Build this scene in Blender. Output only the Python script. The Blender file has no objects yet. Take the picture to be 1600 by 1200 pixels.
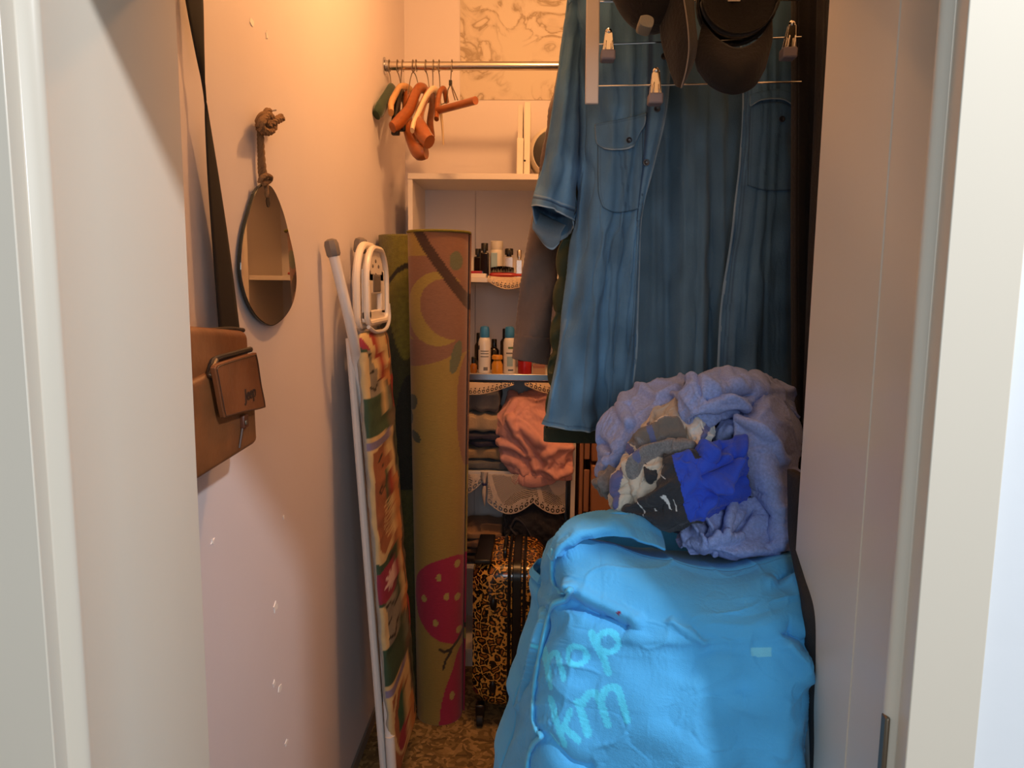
import bpy, bmesh, math, random
import numpy as np
from mathutils import Vector, Matrix
R = math.radians
SC = bpy.context.scene
COL = SC.collection
random.seed(4)
H = 1.58            # eye height of the photographer
F = 1167.0          # focal length in pixels of the 1600 px wide frame

# ------------------------------------------------------------------ camera
def _c(px, py): return np.array([px - 800.0, -(py - 600.0), -F])
_y = _c(840, 449); _y /= np.linalg.norm(_y)
_z = -_c(707, 9600); _z -= _y * (_z @ _y); _z /= np.linalg.norm(_z)
_x = np.cross(_y, _z)
W = np.array([_x, _y, _z])
cam = bpy.data.objects.new('camera', bpy.data.cameras.new('camera'))
COL.objects.link(cam)
cam.matrix_world = Matrix.Translation((0, 0, H)) @ Matrix([[float(v) for v in r] for r in W]).to_4x4()
cam.data.sensor_fit = 'HORIZONTAL'; cam.data.sensor_width = 36.0
cam.data.lens = 36.0 * F / 1600.0
cam.data.clip_start = 0.02
SC.camera = cam

# ------------------------------------------------------------------ light
world = bpy.data.worlds.new('World'); SC.world = world; world.use_nodes = True
bg = world.node_tree.nodes['Background']
bg.inputs[0].default_value = (0.84, 0.95, 1.06, 1)
bg.inputs[1].default_value = 0.30
def lamp(name, loc, power, color, radius):
    l = bpy.data.lights.new(name, 'POINT'); l.energy = power; l.color = color; l.shadow_soft_size = radius
    o = bpy.data.objects.new(name, l); o.location = loc; COL.objects.link(o); return o
lamp('hall_lamp_light', (0.93, -0.06, 2.66), 104, (0.97, 0.97, 1.0), 0.05)
lamp('closet_bulb_light', (0.06, 1.98, 2.80), 38, (1.0, 0.46, 0.16), 0.05)
al = bpy.data.lights.new('hall_window_light', 'AREA'); al.energy = 42; al.color = (0.86, 0.94, 1.0); al.shape = 'RECTANGLE'; al.size = 1.8; al.size_y = 1.3
ao = bpy.data.objects.new('hall_window_light', al); COL.objects.link(ao); ao.location = (0.55, -2.7, 2.15)
ao.rotation_euler = (Vector((0.1, 1.0, 1.2)) - ao.location).to_track_quat('-Z', 'Y').to_euler()
SC.view_settings.view_transform = 'Standard'; SC.view_settings.look = 'None'
SC.view_settings.gamma = 1.0; SC.view_settings.use_curve_mapping = False
SC.view_settings.exposure = 0.0
SC.cycles.max_bounces = 8

# ------------------------------------------------------------------ helpers
def ray(px, py): return W @ _c(px, py)
def at(px, py, y):
    r = ray(px, py); p = r * (y / r[1]); p[2] += H; return p
def atx(px, py, x):
    r = ray(px, py); p = r * (x / r[0]); p[2] += H; return p
def atz(px, py, z):
    r = ray(px, py); p = r * ((z - H) / r[2]); p[2] += H; return p
def s2l(c):
    c = np.asarray(c, float) / 255.0
    return np.where(c <= 0.04045, c / 12.92, ((c + 0.055) / 1.055) ** 2.4)
def lin(c): return tuple(float(v) for v in s2l(c)) + (1.0,)

class MB:
    """collects shapes, links them as one mesh object"""
    def __init__(s): s.v = []; s.f = []; s.c = []; s.n = 0
    def add(s, V, Fc, col=None):
        V = np.asarray(V, float).reshape(-1, 3)
        s.v.append(V); s.f += [tuple(int(i) + s.n for i in f) for f in Fc]; s.n += len(V)
        s.c.append(np.ones((len(V), 3)) if col is None else np.broadcast_to(np.asarray(col, float).reshape(-1, 3), (len(V), 3)))
        return s
    def box(s, lo, hi, M=None):
        x0, y0, z0 = lo; x1, y1, z1 = hi
        V = np.array([[x0,y0,z0],[x1,y0,z0],[x1,y1,z0],[x0,y1,z0],[x0,y0,z1],[x1,y0,z1],[x1,y1,z1],[x0,y1,z1]], float)
        if M is not None: V = np.array([tuple(M @ Vector(v)) for v in V])
        return s.add(V, [(0,3,2,1),(4,5,6,7),(0,1,5,4),(1,2,6,5),(2,3,7,6),(3,0,4,7)])
    def grid(s, P, col=None, close_u=False, close_v=False):
        P = np.asarray(P, float); n, m = P.shape[:2]
        iu = range(n if close_u else n - 1); jv = range(m if close_v else m - 1)
        Fc = [(i*m+j, ((i+1)%n)*m+j, ((i+1)%n)*m+(j+1)%m, i*m+(j+1)%m) for i in iu for j in jv]
        return s.add(P.reshape(-1, 3), Fc, None if col is None else np.asarray(col).reshape(-1, 3))
    def tube(s, path, r, n=10, cap=True, flat=1.0, up=None):
        path = np.array([np.asarray(p, float) for p in path]); k = len(path)
        rr = np.broadcast_to(np.asarray(r, float), (k,))
        T = np.gradient(path, axis=0); T /= np.linalg.norm(T, axis=1)[:, None] + 1e-12
        u = np.array([0, 0, 1.0]) if up is None else np.array(up, float)
        if abs(T[0] @ u) > .95: u = np.array([1.0, 0, 0])
        rings = []
        for i in range(k):
            u = u - T[i] * (u @ T[i]); u /= np.linalg.norm(u) + 1e-12
            w = np.cross(T[i], u); a = np.arange(n) * 2 * math.pi / n
            rings.append(path[i] + rr[i] * (np.cos(a)[:, None] * u * flat + np.sin(a)[:, None] * w))
        V = np.concatenate(rings)
        Fc = [(i*n+j, i*n+(j+1)%n, (i+1)*n+(j+1)%n, (i+1)*n+j) for i in range(k-1) for j in range(n)]
        if cap: Fc += [tuple(range(n-1, -1, -1)), tuple((k-1)*n + j for j in range(n))]
        return s.add(V, Fc)
    def lathe(s, prof, c, n=24, M=None, sx=1.0, sy=1.0):
        a = np.arange(n) * 2 * math.pi / n; V = []
        for r, z in prof:
            V.append(np.stack([r*np.cos(a)*sx, r*np.sin(a)*sy, np.full(n, z)], 1))
        V = np.concatenate(V)
        if M is not None: V = np.array([tuple(M @ Vector(v)) for v in V])
        V = V + np.asarray(c, float); k = len(prof)
        Fc = [(i*n+j, i*n+(j+1)%n, (i+1)*n+(j+1)%n, (i+1)*n+j) for i in range(k-1) for j in range(n)]
        Fc += [tuple(range(n-1, -1, -1)), tuple((k-1)*n + j for j in range(n))]
        return s.add(V, Fc)
    def prism(s, poly, z0, z1, f=lambda x, y, z: (x, y, z)):
        """extrude a 2D polygon; f places (x, y, z)"""
        n = len(poly)
        V = [f(x, y, z0) for x, y in poly] + [f(x, y, z1) for x, y in poly]
        Fc = [tuple(range(n-1, -1, -1)), tuple(range(n, 2*n))] + [(i, (i+1)%n, n+(i+1)%n, n+i) for i in range(n)]
        return s.add(V, Fc)
    def ball(s, c, r, n=12, m=8, M=None):
        r = np.broadcast_to(np.asarray(r, float), (3,))
        pr = [(math.sin(math.pi*i/m), -math.cos(math.pi*i/m)) for i in range(m+1)]
        pr[0] = (.02, -1); pr[-1] = (.02, 1)
        MM = Matrix.Diagonal((r[0], r[1], r[2]))
        if M is not None: MM = M @ MM
        return s.lathe(pr, c, n, MM)
    def build(s, name, mat, parent=None, bevel=0.0, smooth=True, sharp=35, solid=0.0, sub=0, off=0.0, weld=0.0, seg=2):
        me = bpy.data.meshes.new(name)
        V = np.concatenate(s.v)
        base = np.zeros(3)
        if parent is not None:
            b = parent
            while b is not None: base += np.array(b.location); b = b.parent
        me.from_pydata((V - base).tolist(), [], s.f)
        C = np.concatenate(s.c)
        if not np.allclose(C, 1.0):
            at_ = me.color_attributes.new('print', 'FLOAT_COLOR', 'POINT')
            at_.data.foreach_set('color', np.concatenate([C, np.ones((len(C), 1))], 1).ravel())
        bm = bmesh.new(); bm.from_mesh(me)
        if weld: bmesh.ops.remove_doubles(bm, verts=bm.verts, dist=weld)
        bmesh.ops.recalc_face_normals(bm, faces=bm.faces); bm.to_mesh(me); bm.free()
        if smooth:
            me.polygons.foreach_set('use_smooth', [True] * len(me.polygons))
            if sharp < 180: me.set_sharp_from_angle(angle=R(sharp))
        if mat is not None: me.materials.append(mat)
        o = bpy.data.objects.new(name, me); COL.objects.link(o)
        if parent is not None: o.parent = parent
        if solid:
            m = o.modifiers.new('solid', 'SOLIDIFY'); m.thickness = solid; m.offset = off
        if bevel:
            m = o.modifiers.new('bevel', 'BEVEL'); m.width = bevel; m.segments = seg; m.limit_method = 'ANGLE'; m.angle_limit = R(40)
        if sub:
            m = o.modifiers.new('sub', 'SUBSURF'); m.levels = sub; m.render_levels = sub
        return o

def tag(o, label=None, cat=None, group=None, kind=None):
    if label: o['label'] = label
    if cat: o['category'] = cat
    if group: o['group'] = group
    if kind: o['kind'] = kind
    return o
def thing(name, label, cat, loc=(0, 0, 0), group=None):
    o = bpy.data.objects.new(name, None); o.empty_display_size = 0.05; COL.objects.link(o)
    o.location = [float(v) for v in loc]
    return tag(o, label, cat, group)
def copy_tree(o, parent=None):
    c = o.copy(); COL.objects.link(c); c.parent = parent
    for ch in list(o.children): copy_tree(ch, c)
    return c

def spline(ctrl, nu, nv):
    """Catmull-Rom surface through a grid of control points (any number of channels)"""
    def up(A, n):
        k = len(A); A = np.concatenate([2*A[:1]-A[1:2], A, 2*A[-1:]-A[-2:-1]])
        t = np.linspace(0, k - 1, n); i = np.minimum(t.astype(int), k - 2); f = (t - i).reshape((-1,) + (1,)*(A.ndim-1))
        a, b, c, d = A[i], A[i+1], A[i+2], A[i+3]
        return .5*((2*b) + (c-a)*f + (2*a-5*b+4*c-d)*f*f + (3*b-a-3*c+d)*f**3)
    A = np.asarray(ctrl, float)
    return np.swapaxes(up(np.swapaxes(up(A, nu), 0, 1), nv), 0, 1)
def curve(pts, n):
    return spline(np.asarray(pts, float)[:, None, :].repeat(2, 1), n, 2)[:, 0]
def pxgrid(rows, nu, nv):
    """rows of (px, py, depth) -> dense grid of points and their (px, py)"""
    A = spline(rows, nu, nv)
    P = np.array([[at(a[0], a[1], a[2]) for a in r] for r in A])
    return P, A[..., 0], A[..., 1]
def normals(P):
    du = np.gradient(P, axis=0); dv = np.gradient(P, axis=1)
    N = np.cross(du, dv); N /= np.linalg.norm(N, axis=2)[..., None] + 1e-12
    return N
def smooth_noise(n, m, k, rng):
    a = rng.normal(size=(max(3, n//k)+1, max(3, m//k)+1, 1))
    return spline(a, n, m)[..., 0]
def ridged(n, m, k1, k2, seed):
    """sharp-edged crease field"""
    rng = np.random.default_rng(seed)
    a, b, c = smooth_noise(n, m, k1, rng), smooth_noise(n, m, k2, rng), smooth_noise(n, m, k1, rng)
    return -np.abs(a) - .45*np.abs(b + .6*c)
def wrinkle(P0, eu=.1, ev=.1, amp=.02, its=160, seed=0, bend=.25, k=5, lo=-.3, face=None, pin=None, drift=.9):
    """buckle a cloth whose rest lengths exceed the given surface (position based dynamics)"""
    rng = np.random.default_rng(seed)
    P0 = np.asarray(P0, float); n, m = P0.shape[:2]
    N = normals(P0)
    if face is not None:
        if np.sum(N @ np.asarray(face, float)) < 0: N = -N
    P = P0 + N * (smooth_noise(n, m, k, rng) * amp * .5)[..., None]
    L = lambda A, B: np.linalg.norm(A - B, axis=2)
    ru = L(P0[1:], P0[:-1])*(1+eu); rv = L(P0[:, 1:], P0[:, :-1])*(1+ev)
    e = (1+eu+1+ev)/2
    rd1 = L(P0[1:, 1:], P0[:-1, :-1])*e; rd2 = L(P0[1:, :-1], P0[:-1, 1:])*e
    ru2 = ru[1:]+ru[:-1]; rv2 = rv[:, 1:]+rv[:, :-1]
    def solve(A, B, r, s):
        d = B - A; l = np.linalg.norm(d, axis=2) + 1e-12
        c = d * ((l - r) / l * .5 * s)[..., None]
        A += c; B -= c
    for it in range(its):
        for o in (0, 1):
            a = P[o:-1:2]; b = P[o+1::2]; q = min(len(a), len(b)); solve(a[:q], b[:q], ru[o::2][:q], 1)
            a = P[:, o:-1:2]; b = P[:, o+1::2]; q = min(a.shape[1], b.shape[1]); solve(a[:, :q], b[:, :q], rv[:, o::2][:, :q], 1)
        D = np.zeros_like(P)
        for (A, B, r, s, sa, sb) in ((P[:-1,:-1], P[1:,1:], rd1, .3, np.s_[:-1,:-1], np.s_[1:,1:]), (P[:-1,1:], P[1:,:-1], rd2, .3, np.s_[:-1,1:], np.s_[1:,:-1]),
                                     (P[:-2], P[2:], ru2, bend, np.s_[:-2], np.s_[2:]), (P[:,:-2], P[:,2:], rv2, bend, np.s_[:,:-2], np.s_[:,2:])):
            d = B - A; l = np.linalg.norm(d, axis=2) + 1e-12
            g = (l - r) / l
            if s == bend: g = np.minimum(g, 0)
            c = d * (g * .25 * s)[..., None]
            D[sa] += c; D[sb] -= c
        P += D
        d = P - P0; dn = np.sum(d*N, axis=2); dt = (d - dn[..., None]*N) * drift
        P = P0 + dt + N * np.clip(dn, lo*amp, amp)[..., None]
        if pin is not None: P = P0 + (P - P0) * pin[..., None]
    return P

# ------------------------------------------------------------------ materials
def mat(name, col=(200,200,200), rough=.6, metal=0.0, noise=0.0, nscale=8.0, bump=0.0, bscale=60.0, sheen=0.0, print_=False, spec=.5,
        weave=0.0, wscale=900.0, coat=0.0, trans=0.0, subsurf=0.0, stretch=(1,1,1), emit=None):
    m = bpy.data.materials.new(name); m.use_nodes = True
    nt = m.node_tree; b = nt.nodes['Principled BSDF']; N = nt.nodes; L = nt.links
    b.inputs['Base Color'].default_value = lin(col); b.inputs['Roughness'].default_value = rough
    b.inputs['Metallic'].default_value = metal; b.inputs['Specular IOR Level'].default_value = spec
    b.inputs['Sheen Weight'].default_value = sheen; b.inputs['Coat Weight'].default_value = coat
    b.inputs['Transmission Weight'].default_value = trans
    tc = N.new('ShaderNodeTexCoord'); mp = N.new('ShaderNodeMapping'); mp.inputs['Scale'].default_value = stretch
    L.new(tc.outputs['Object'], mp.inputs['Vector']); src = mp.outputs['Vector']
    csock = None
    if print_:
        a = N.new('ShaderNodeAttribute'); a.attribute_name = 'print'; csock = a.outputs['Color']
    if noise:
        nz = N.new('ShaderNodeTexNoise'); nz.inputs['Scale'].default_value = nscale; nz.inputs['Detail'].default_value = 6
        L.new(src, nz.inputs['Vector'])
        mr = N.new('ShaderNodeMapRange'); mr.inputs['From Min'].default_value = .3; mr.inputs['From Max'].default_value = .7
        mr.inputs['To Min'].default_value = 1 - noise; mr.inputs['To Max'].default_value = 1 + noise
        L.new(nz.outputs['Fac'], mr.inputs['Value'])
        mx = N.new('ShaderNodeVectorMath'); mx.operation = 'SCALE'
        if csock: L.new(csock, mx.inputs[0])
        else: mx.inputs[0].default_value = lin(col)[:3]
        L.new(mr.outputs['Result'], mx.inputs['Scale']); csock = mx.outputs['Vector']
    if csock: L.new(csock, b.inputs['Base Color'])
    h = None
    if bump:
        nb = N.new('ShaderNodeTexNoise'); nb.inputs['Scale'].default_value = bscale; nb.inputs['Detail'].default_value = 5
        L.new(src, nb.inputs['Vector'])
        bp = N.new('ShaderNodeBump'); bp.inputs['Strength'].default_value = bump; bp.inputs['Distance'].default_value = .004
        L.new(nb.outputs['Fac'], bp.inputs['Height']); h = bp.outputs['Normal']
    if weave:
        wv = N.new('ShaderNodeTexNoise'); wv.inputs['Scale'].default_value = wscale; wv.inputs['Detail'].default_value = 1
        L.new(tc.outputs['Object'], wv.inputs['Vector'])
        bp = N.new('ShaderNodeBump'); bp.inputs['Strength'].default_value = weave; bp.inputs['Distance'].default_value = .001
        L.new(wv.outputs['Fac'], bp.inputs['Height'])
        if h: L.new(h, bp.inputs['Normal'])
        h = bp.outputs['Normal']
    if h: L.new(h, b.inputs['Normal'])
    if emit:
        b.inputs['Emission Color'].default_value = lin(emit[0]); b.inputs['Emission Strength'].default_value = emit[1]
    return m
# ------------------------------------------------------------------ setting
M_paint = mat('cream_gloss_paint', (212,205,190), .28, noise=.02, nscale=3, bump=.06, bscale=25, stretch=(1,1,.25))
M_plaster = mat('white_plaster', (222,214,216), .62, noise=.02, nscale=2.5, bump=.12, bscale=22)
M_hall = mat('cool_white_wall_paint', (222,228,234), .5, bump=.15, bscale=16)
M_ceil = mat('ceiling_paint', (225,220,212), .8)
M_chip = mat('plaster_flake', (240,236,232), .7)
XL, XR, YB, ZC = -.578, .86, 3.30, 3.02      # closet left, right, back, ceiling
JL, JR = -.447, .342                         # jamb faces
Y0, Y1 = .655, .95                           # front of casing, back of the jamb
HEAD = 1.965
def struct(mb, name, m, parent=None, **k):
    o = mb.build(name, m, parent, **k)
    if parent is None: o['kind'] = 'structure'
    return o
struct(MB().box((XL-.1, Y1, -.02), (XL, YB+.1, ZC)), 'wall_left', M_plaster)
wl = bpy.data.objects['wall_left']
struct(MB().box((XR, .67, -.02), (XR+.1, YB+.1, ZC)), 'wall_right', M_plaster)
wb = struct(MB().box((XL, YB, -.02), (XR, YB+.1, ZC)), 'wall_back', M_plaster)
struct(MB().box((XL-.1, .67, ZC), (XR+.1, YB+.1, ZC+.1)), 'ceiling', M_ceil)
# wall around the doorway, hall side
struct(MB().box((-2.6, .668, -.02), (JL-.02, .949, 3.1)), 'wall_front_left', M_hall)
struct(MB().box((JR+.02, .668, -.02), (2.6, .949, 3.1)), 'wall_front_right', M_hall)
struct(MB().box((JL-.02, .668, HEAD+.02), (JR+.02, .949, 3.1)), 'wall_front_top', M_hall)
def jamb_profile(j, s):
    """plan polygon of one side of the frame: casing, step, rounded stop bead, two boards"""
    c = [(j+s*.14 if s < 0 else j+.069, .655), (j+s*.0135 if s < 0 else j+.006, .655), (j+s*.0135 if s < 0 else j+.006, .674)]
    o = .0135 if s < 0 else .006
    for k in range(1, 8):
        a = math.pi*k/8
        c.append((j + s*(o*(1-k/8)) - s*.006*math.sin(a), .674 + .018*k/8 ))
    st_ = .0003 if s < 0 else .0010
    c += [(j, .694), (j, .763), (j - s*st_, .7645), (j - s*st_, .95), (j+s*.02, .95), (j+s*.02, .69), (j+(s*.14 if s < 0 else .069), .69)]
    return c
for i, (j, s) in enumerate(((JL, -1), (JR, 1))):
    o = struct(MB().prism(jamb_profile(j, s), -.01, HEAD + (.06 if s < 0 else .06)), 'trim_%d' % (i+1), M_paint, bevel=.0012, sharp=30)
mb = MB().box((JL-.001, .694, HEAD), (JR+.001, .95, HEAD+.02)).box((JL, .655, HEAD+.0), (JR, .69, HEAD+.06))
struct(mb, 'trim_3', M_paint, bevel=.002)
# strike plate recess in the right jamb
M_iron = mat('dull_strike_plate', (120,108,92), .45, .8)
p = atx(1403, 1165, JR-.004)
MB().box((JR-.0045, .676, p[2]-.10), (JR+.0005, .687, p[2]+.012)).build('strike_plate', M_iron, bpy.data.objects['trim_2'], bevel=.002)
# flaked plaster on the left wall
for (px, py, w, h) in ((430,948,5,9),(437,1076,5,7),(428,1068,3,6),(443,808,2,4),(393,35,5,6),(416,55,2,6),(447,1160,4,5),(332,846,3,4)):
    c = atx(px, py, XL); q = []
    for k in range(9):
        a = k*2*math.pi/9; r = 1 + .5*math.sin(3.1*k+px)
        q.append((c[1] + r*w*.0022*math.cos(a), c[2] + r*h*.0012*math.sin(a)))
    MB().prism(q, XL-.001, XL+.0015, lambda y, z, x: (x, y, z)).build('plaster_flake', M_chip, wl)
# wallpaper sheet left on the upper back wall
def wallpaper():
    m = mat('marbled_wallpaper', (206,196,182), .7); nt = m.node_tree; N = nt.nodes; L = nt.links; b = N['Principled BSDF']
    tc = N.new('ShaderNodeTexCoord'); n1 = N.new('ShaderNodeTexNoise'); n1.inputs['Scale'].default_value = 7; n1.inputs['Detail'].default_value = 8; n1.inputs['Distortion'].default_value = 1.6
    L.new(tc.outputs['Object'], n1.inputs['Vector'])
    r = N.new('ShaderNodeValToRGB'); e = r.color_ramp.elements
    e[0].position = .42; e[0].color = lin((214,204,190)); e[1].position = .60; e[1].color = lin((212,200,184))
    k = e.new(.46); k.color = lin((206,194,178)); k = e.new(.50); k.color = lin((164,148,126)); k = e.new(.535); k.color = lin((200,188,172))
    L.new(n1.outputs['Fac'], r.inputs['Fac'])
    n2 = N.new('ShaderNodeTexNoise'); n2.inputs['Scale'].default_value = 3.2; n2.inputs['Detail'].default_value = 3; L.new(tc.outputs['Object'], n2.inputs['Vector'])
    mr = N.new('ShaderNodeMapRange'); mr.inputs['From Min'].default_value = .36; mr.inputs['From Max'].default_value = .5; L.new(n2.outputs['Fac'], mr.inputs['Value'])
    mx = N.new('ShaderNodeMix'); mx.data_type = 'RGBA'; mx.inputs['A'].default_value = lin((212,202,186)); L.new(mr.outputs['Result'], mx.inputs['Factor'])
    L.new(r.outputs['Color'], mx.inputs['B']); L.new(mx.outputs['Result'], b.inputs['Base Color'])
    return m
wp0, wp1 = at(719, 156, YB), at(980, 0, YB)
MB().box((wp0[0], YB-.003, wp0[2]), (XR, YB+.001, ZC)).build('wallpaper', wallpaper(), wb)
# floor
def floor_mat():
    m = mat('mottled_carpet', (110,90,52), .95, bump=.6, bscale=160); nt = m.node_tree; N = nt.nodes; L = nt.links; b = N['Principled BSDF']
    tc = N.new('ShaderNodeTexCoord'); nd = N.new('ShaderNodeTexNoise'); nd.inputs['Scale'].default_value = 12; L.new(tc.outputs['Object'], nd.inputs['Vector'])
    ad = N.new('ShaderNodeVectorMath'); ad.operation = 'MULTIPLY_ADD'; ad.inputs[1].default_value = (.12,.12,.12); L.new(nd.outputs['Color'], ad.inputs[0]); L.new(tc.outputs['Object'], ad.inputs[2])
    v = N.new('ShaderNodeTexVoronoi'); v.inputs['Scale'].default_value = 62; L.new(ad.outputs['Vector'], v.inputs['Vector'])
    r = N.new('ShaderNodeValToRGB'); e = r.color_ramp.elements; e[0].position = .1; e[0].color = lin((84,68,38)); e[1].position = .8; e[1].color = lin((158,130,82))
    k = e.new(.45); k.color = lin((116,94,54))
    L.new(v.outputs['Color'], r.inputs['Fac']); L.new(r.outputs['Color'], b.inputs['Base Color'])
    return m
struct(MB().box((XL-.1, .67, -.1), (XR+.1, YB+.1, 0)), 'floor', floor_mat())
M_hallfloor = mat('hall_floor_laminate', (150,125,100), .4, noise=.15, nscale=4, stretch=(1,8,1))
struct(MB().box((-2.6, -2.2, -.1), (2.6, .67, -.001)), 'trim_4', M_hallfloor)
struct(MB().box((XL, Y1+.01, 0), (XL+.008, YB-.02, .045)), 'baseboard_left', mat('grey_baseboard', (120,116,110), .5), bevel=.002)
# bulb fittings of the two lamps
t = thing('pendant_bulb', 'bare warm bulb hanging from closet ceiling above the clothes', 'lamp', (.06, 1.98, 2.80))
MB().lathe([(.012,.05),(.016,.045),(.016,.09),(.005,.1)], (.06,1.98,2.80), 16).build('socket', mat('black_socket', (25,25,25), .4), t)
MB().tube([(.06,1.98,2.89),(.06,1.98,ZC)], .003, 8).build('cord', mat('white_flex', (220,215,205), .5), t)

# ------------------------------------------------------------------ bookcase
M_lam = mat('white_laminate', (222,214,206), .35, noise=.01, nscale=4)
M_lamback = mat('white_backboard', (216,212,214), .45)
M_steel = mat('steel_shelf_edge', (190,190,195), .22, 1.0)
BY = 2.94
bl = at(637, 276, BY); br = at(899, 745, BY); BX0, BX1 = bl[0], br[0]; BZ = at(700, 271, BY)[2]
bc = thing('bookcase', 'tall white open bookcase against the back wall with bottles and clothes', 'bookcase', ((BX0+BX1)/2, BY+.16, 0))
MB().box((BX0, BY, 0), (BX0+.018, YB-.02, BZ-.022)).build('side_panel', M_lam, bc, bevel=.001)
MB().box((BX1-.018, BY, 0), (BX1, YB-.02, BZ-.022)).build('side_panel', M_lam, bc, bevel=.001)
MB().box((BX0, BY-.003, BZ-.022), (BX1, YB-.02, BZ)).build('top_panel', M_lam, bc, bevel=.001)
mid = at(743, 330, YB-.03)[0]
MB().box((BX0+.018, YB-.03, .06), (mid-.001, YB-.024, BZ-.022)).build('back_panel', M_lamback, bc)
MB().box((mid+.001, YB-.03, .06), (BX1-.018, YB-.0245, BZ-.022)).build('back_panel', M_lamback, bc)
MB().box((BX0+.018, BY+.01, 0), (BX1-.018, BY+.026, .06)).build('plinth', M_lam, bc)
SZ = [at(780, y, BY)[2] for y in (434, 585, 737, 884)] + [.078]
for i, z in enumerate(SZ):
    MB().box((BX0+.018, BY+.006, z-.018), (BX1-.018, YB-.03, z)).build('shelf', M_lam, bc, bevel=.001)
MB().box((BX0+.018, BY-.002, SZ[1]-.024), (BX1-.018, BY+.006, SZ[1]+.002)).build('steel_edge', M_steel, bc, bevel=.002)

# ------------------------------------------------------------------ rolled rugs
def weave_rug(m):
    nt = m.node_tree; N = nt.nodes; L = nt.links; b = N['Principled BSDF']
    tc = N.new('ShaderNodeTexCoord'); w = N.new('ShaderNodeTexWave'); w.bands_direction = 'Z'; w.inputs['Scale'].default_value = 75; w.inputs['Distortion'].default_value = 3; w.inputs['Detail'].default_value = 3; w.inputs['Detail Scale'].default_value = 3
    L.new(tc.outputs['Object'], w.inputs['Vector'])
    n = N.new('ShaderNodeTexNoise'); n.inputs['Scale'].default_value = 60; mp = N.new('ShaderNodeMapping'); mp.inputs['Scale'].default_value = (1,1,9); L.new(tc.outputs['Object'], mp.inputs['Vector']); L.new(mp.outputs['Vector'], n.inputs['Vector'])
    a = N.new('ShaderNodeAttribute'); a.attribute_name = 'print'
    ad = N.new('ShaderNodeMath'); ad.operation = 'MULTIPLY_ADD'; ad.inputs[1].default_value = .22; ad.inputs[2].default_value = .70; L.new(w.outputs['Fac'], ad.inputs[0])
    a2 = N.new('ShaderNodeMath'); a2.operation = 'MULTIPLY_ADD'; a2.inputs[1].default_value = .38; L.new(n.outputs['Fac'], a2.inputs[0]); L.new(ad.outputs[0], a2.inputs[2])
    s = N.new('ShaderNodeVectorMath'); s.operation = 'SCALE'; L.new(a.outputs['Color'], s.inputs[0]); L.new(a2.outputs[0], s.inputs['Scale'])
    L.new(s.outputs['Vector'], b.inputs['Base Color'])
    bp = N.new('ShaderNodeBump'); bp.inputs['Strength'].default_value = .5; bp.inputs['Distance'].default_value = .002; L.new(a2.outputs[0], bp.inputs['Height']); L.new(bp.outputs['Normal'], b.inputs['Normal'])
    return m
def ell(x, y, cx, cy, rx, ry, rot=0):
    c, s = math.cos(R(rot)), math.sin(R(rot)); dx, dy = x-cx, y-cy
    return ((dx*c+dy*s)/rx)**2 + ((-dx*s+dy*c)/ry)**2 - 1
def seg(x, y, pts):
    d = np.full(np.shape(x), 1e9)
    for (ax, ay), (bx, by) in zip(pts[:-1], pts[1:]):
        t = np.clip(((x-ax)*(bx-ax)+(y-ay)*(by-ay))/((bx-ax)**2+(by-ay)**2+1e-9), 0, 1)
        d = np.minimum(d, np.hypot(x-ax-t*(bx-ax), y-ay-t*(by-ay)))
    return d
def poly(x, y, pts):
    ins = np.zeros(np.shape(x), bool); n = len(pts)
    for i in range(n):
        (x1, y1), (x2, y2) = pts[i], pts[(i+1) % n]
        if y1 == y2: continue
        c = ((y1 > y) != (y2 > y)) & (x < (x2-x1)*(y-y1)/(y2-y1)+x1)
        ins ^= c
    return ins
def smoothpoly(pts, n=60):
    q = curve(list(pts)+[pts[0]], n); return [tuple(a) for a in q[:-1]]
def paint(C, mask, col): C[mask] = s2l(col)
# front roll: outer sheet spiralling in at the top end
top_c = at(686, 364, 2.47); base_c = np.array([atz(689, 1110, 0)[0], 2.60, 0.0])
def roll_surface(nu, nv, r_top, r_base, bc_, tc_, th0, turns, gap):
    th = th0 + np.linspace(0, 2*math.pi*turns, nu); v = np.linspace(0, 1, nv)
    T, V = np.meshgrid(th, v, indexing='ij')
    rad = (r_base + (r_top-r_base)*V) - gap*(T-th0)/(2*math.pi)
    P = np.zeros((nu, nv, 3))
    P[..., 0] = bc_[0] + (tc_[0]-bc_[0])*V + rad*np.cos(T)
    P[..., 1] = bc_[1] + (tc_[1]-bc_[1])*V + rad*np.sin(T)
    P[..., 2] = bc_[2] + (tc_[2]-bc_[2])*V
    return P, T, V
P, T, V = roll_surface(420, 560, .104, .088, base_c, top_c, R(12), 3.6, .011)
# print laid out on the cloth: s runs across the visible half, q down the roll
s = -np.cos(T - 0) * -1
X = 686 + 49*np.cos(T); Yp = 365 + (1-V)*745
back = np.sin(T) > 0
X = np.where(back, 686 + 49*(2*np.sign(np.cos(T)) - np.cos(T)), X)
olive, brown, dark, grey, mag, dot = (150,122,58), (132,92,68), (66,44,34), (96,98,70), (158,34,66), (170,146,78)
C = np.zeros(P.shape); C[:] = s2l(olive)
paint(C, (Yp < 545) & (Yp > 398) & (X < 760), brown)
paint(C, poly(X, Yp, [(655,360),(900,360),(900,540),(735,470),(690,400)]), brown)
paint(C, Yp > 505 + 25*((X-636)/100) + 14*np.sin((X-640)/30), olive)
paint(C, ell(X, Yp, 690, 470, 53, 51) < 0, (152,126,60))
paint(C, (ell(X, Yp, 668, 520, 78, 26, -12) < 0) & (Yp > 512) & (ell(X, Yp, 690, 470, 54, 50) > 0), brown)
paint(C, ell(X, Yp, 712, 470, 53, 40, 20) < 0, brown)
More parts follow.
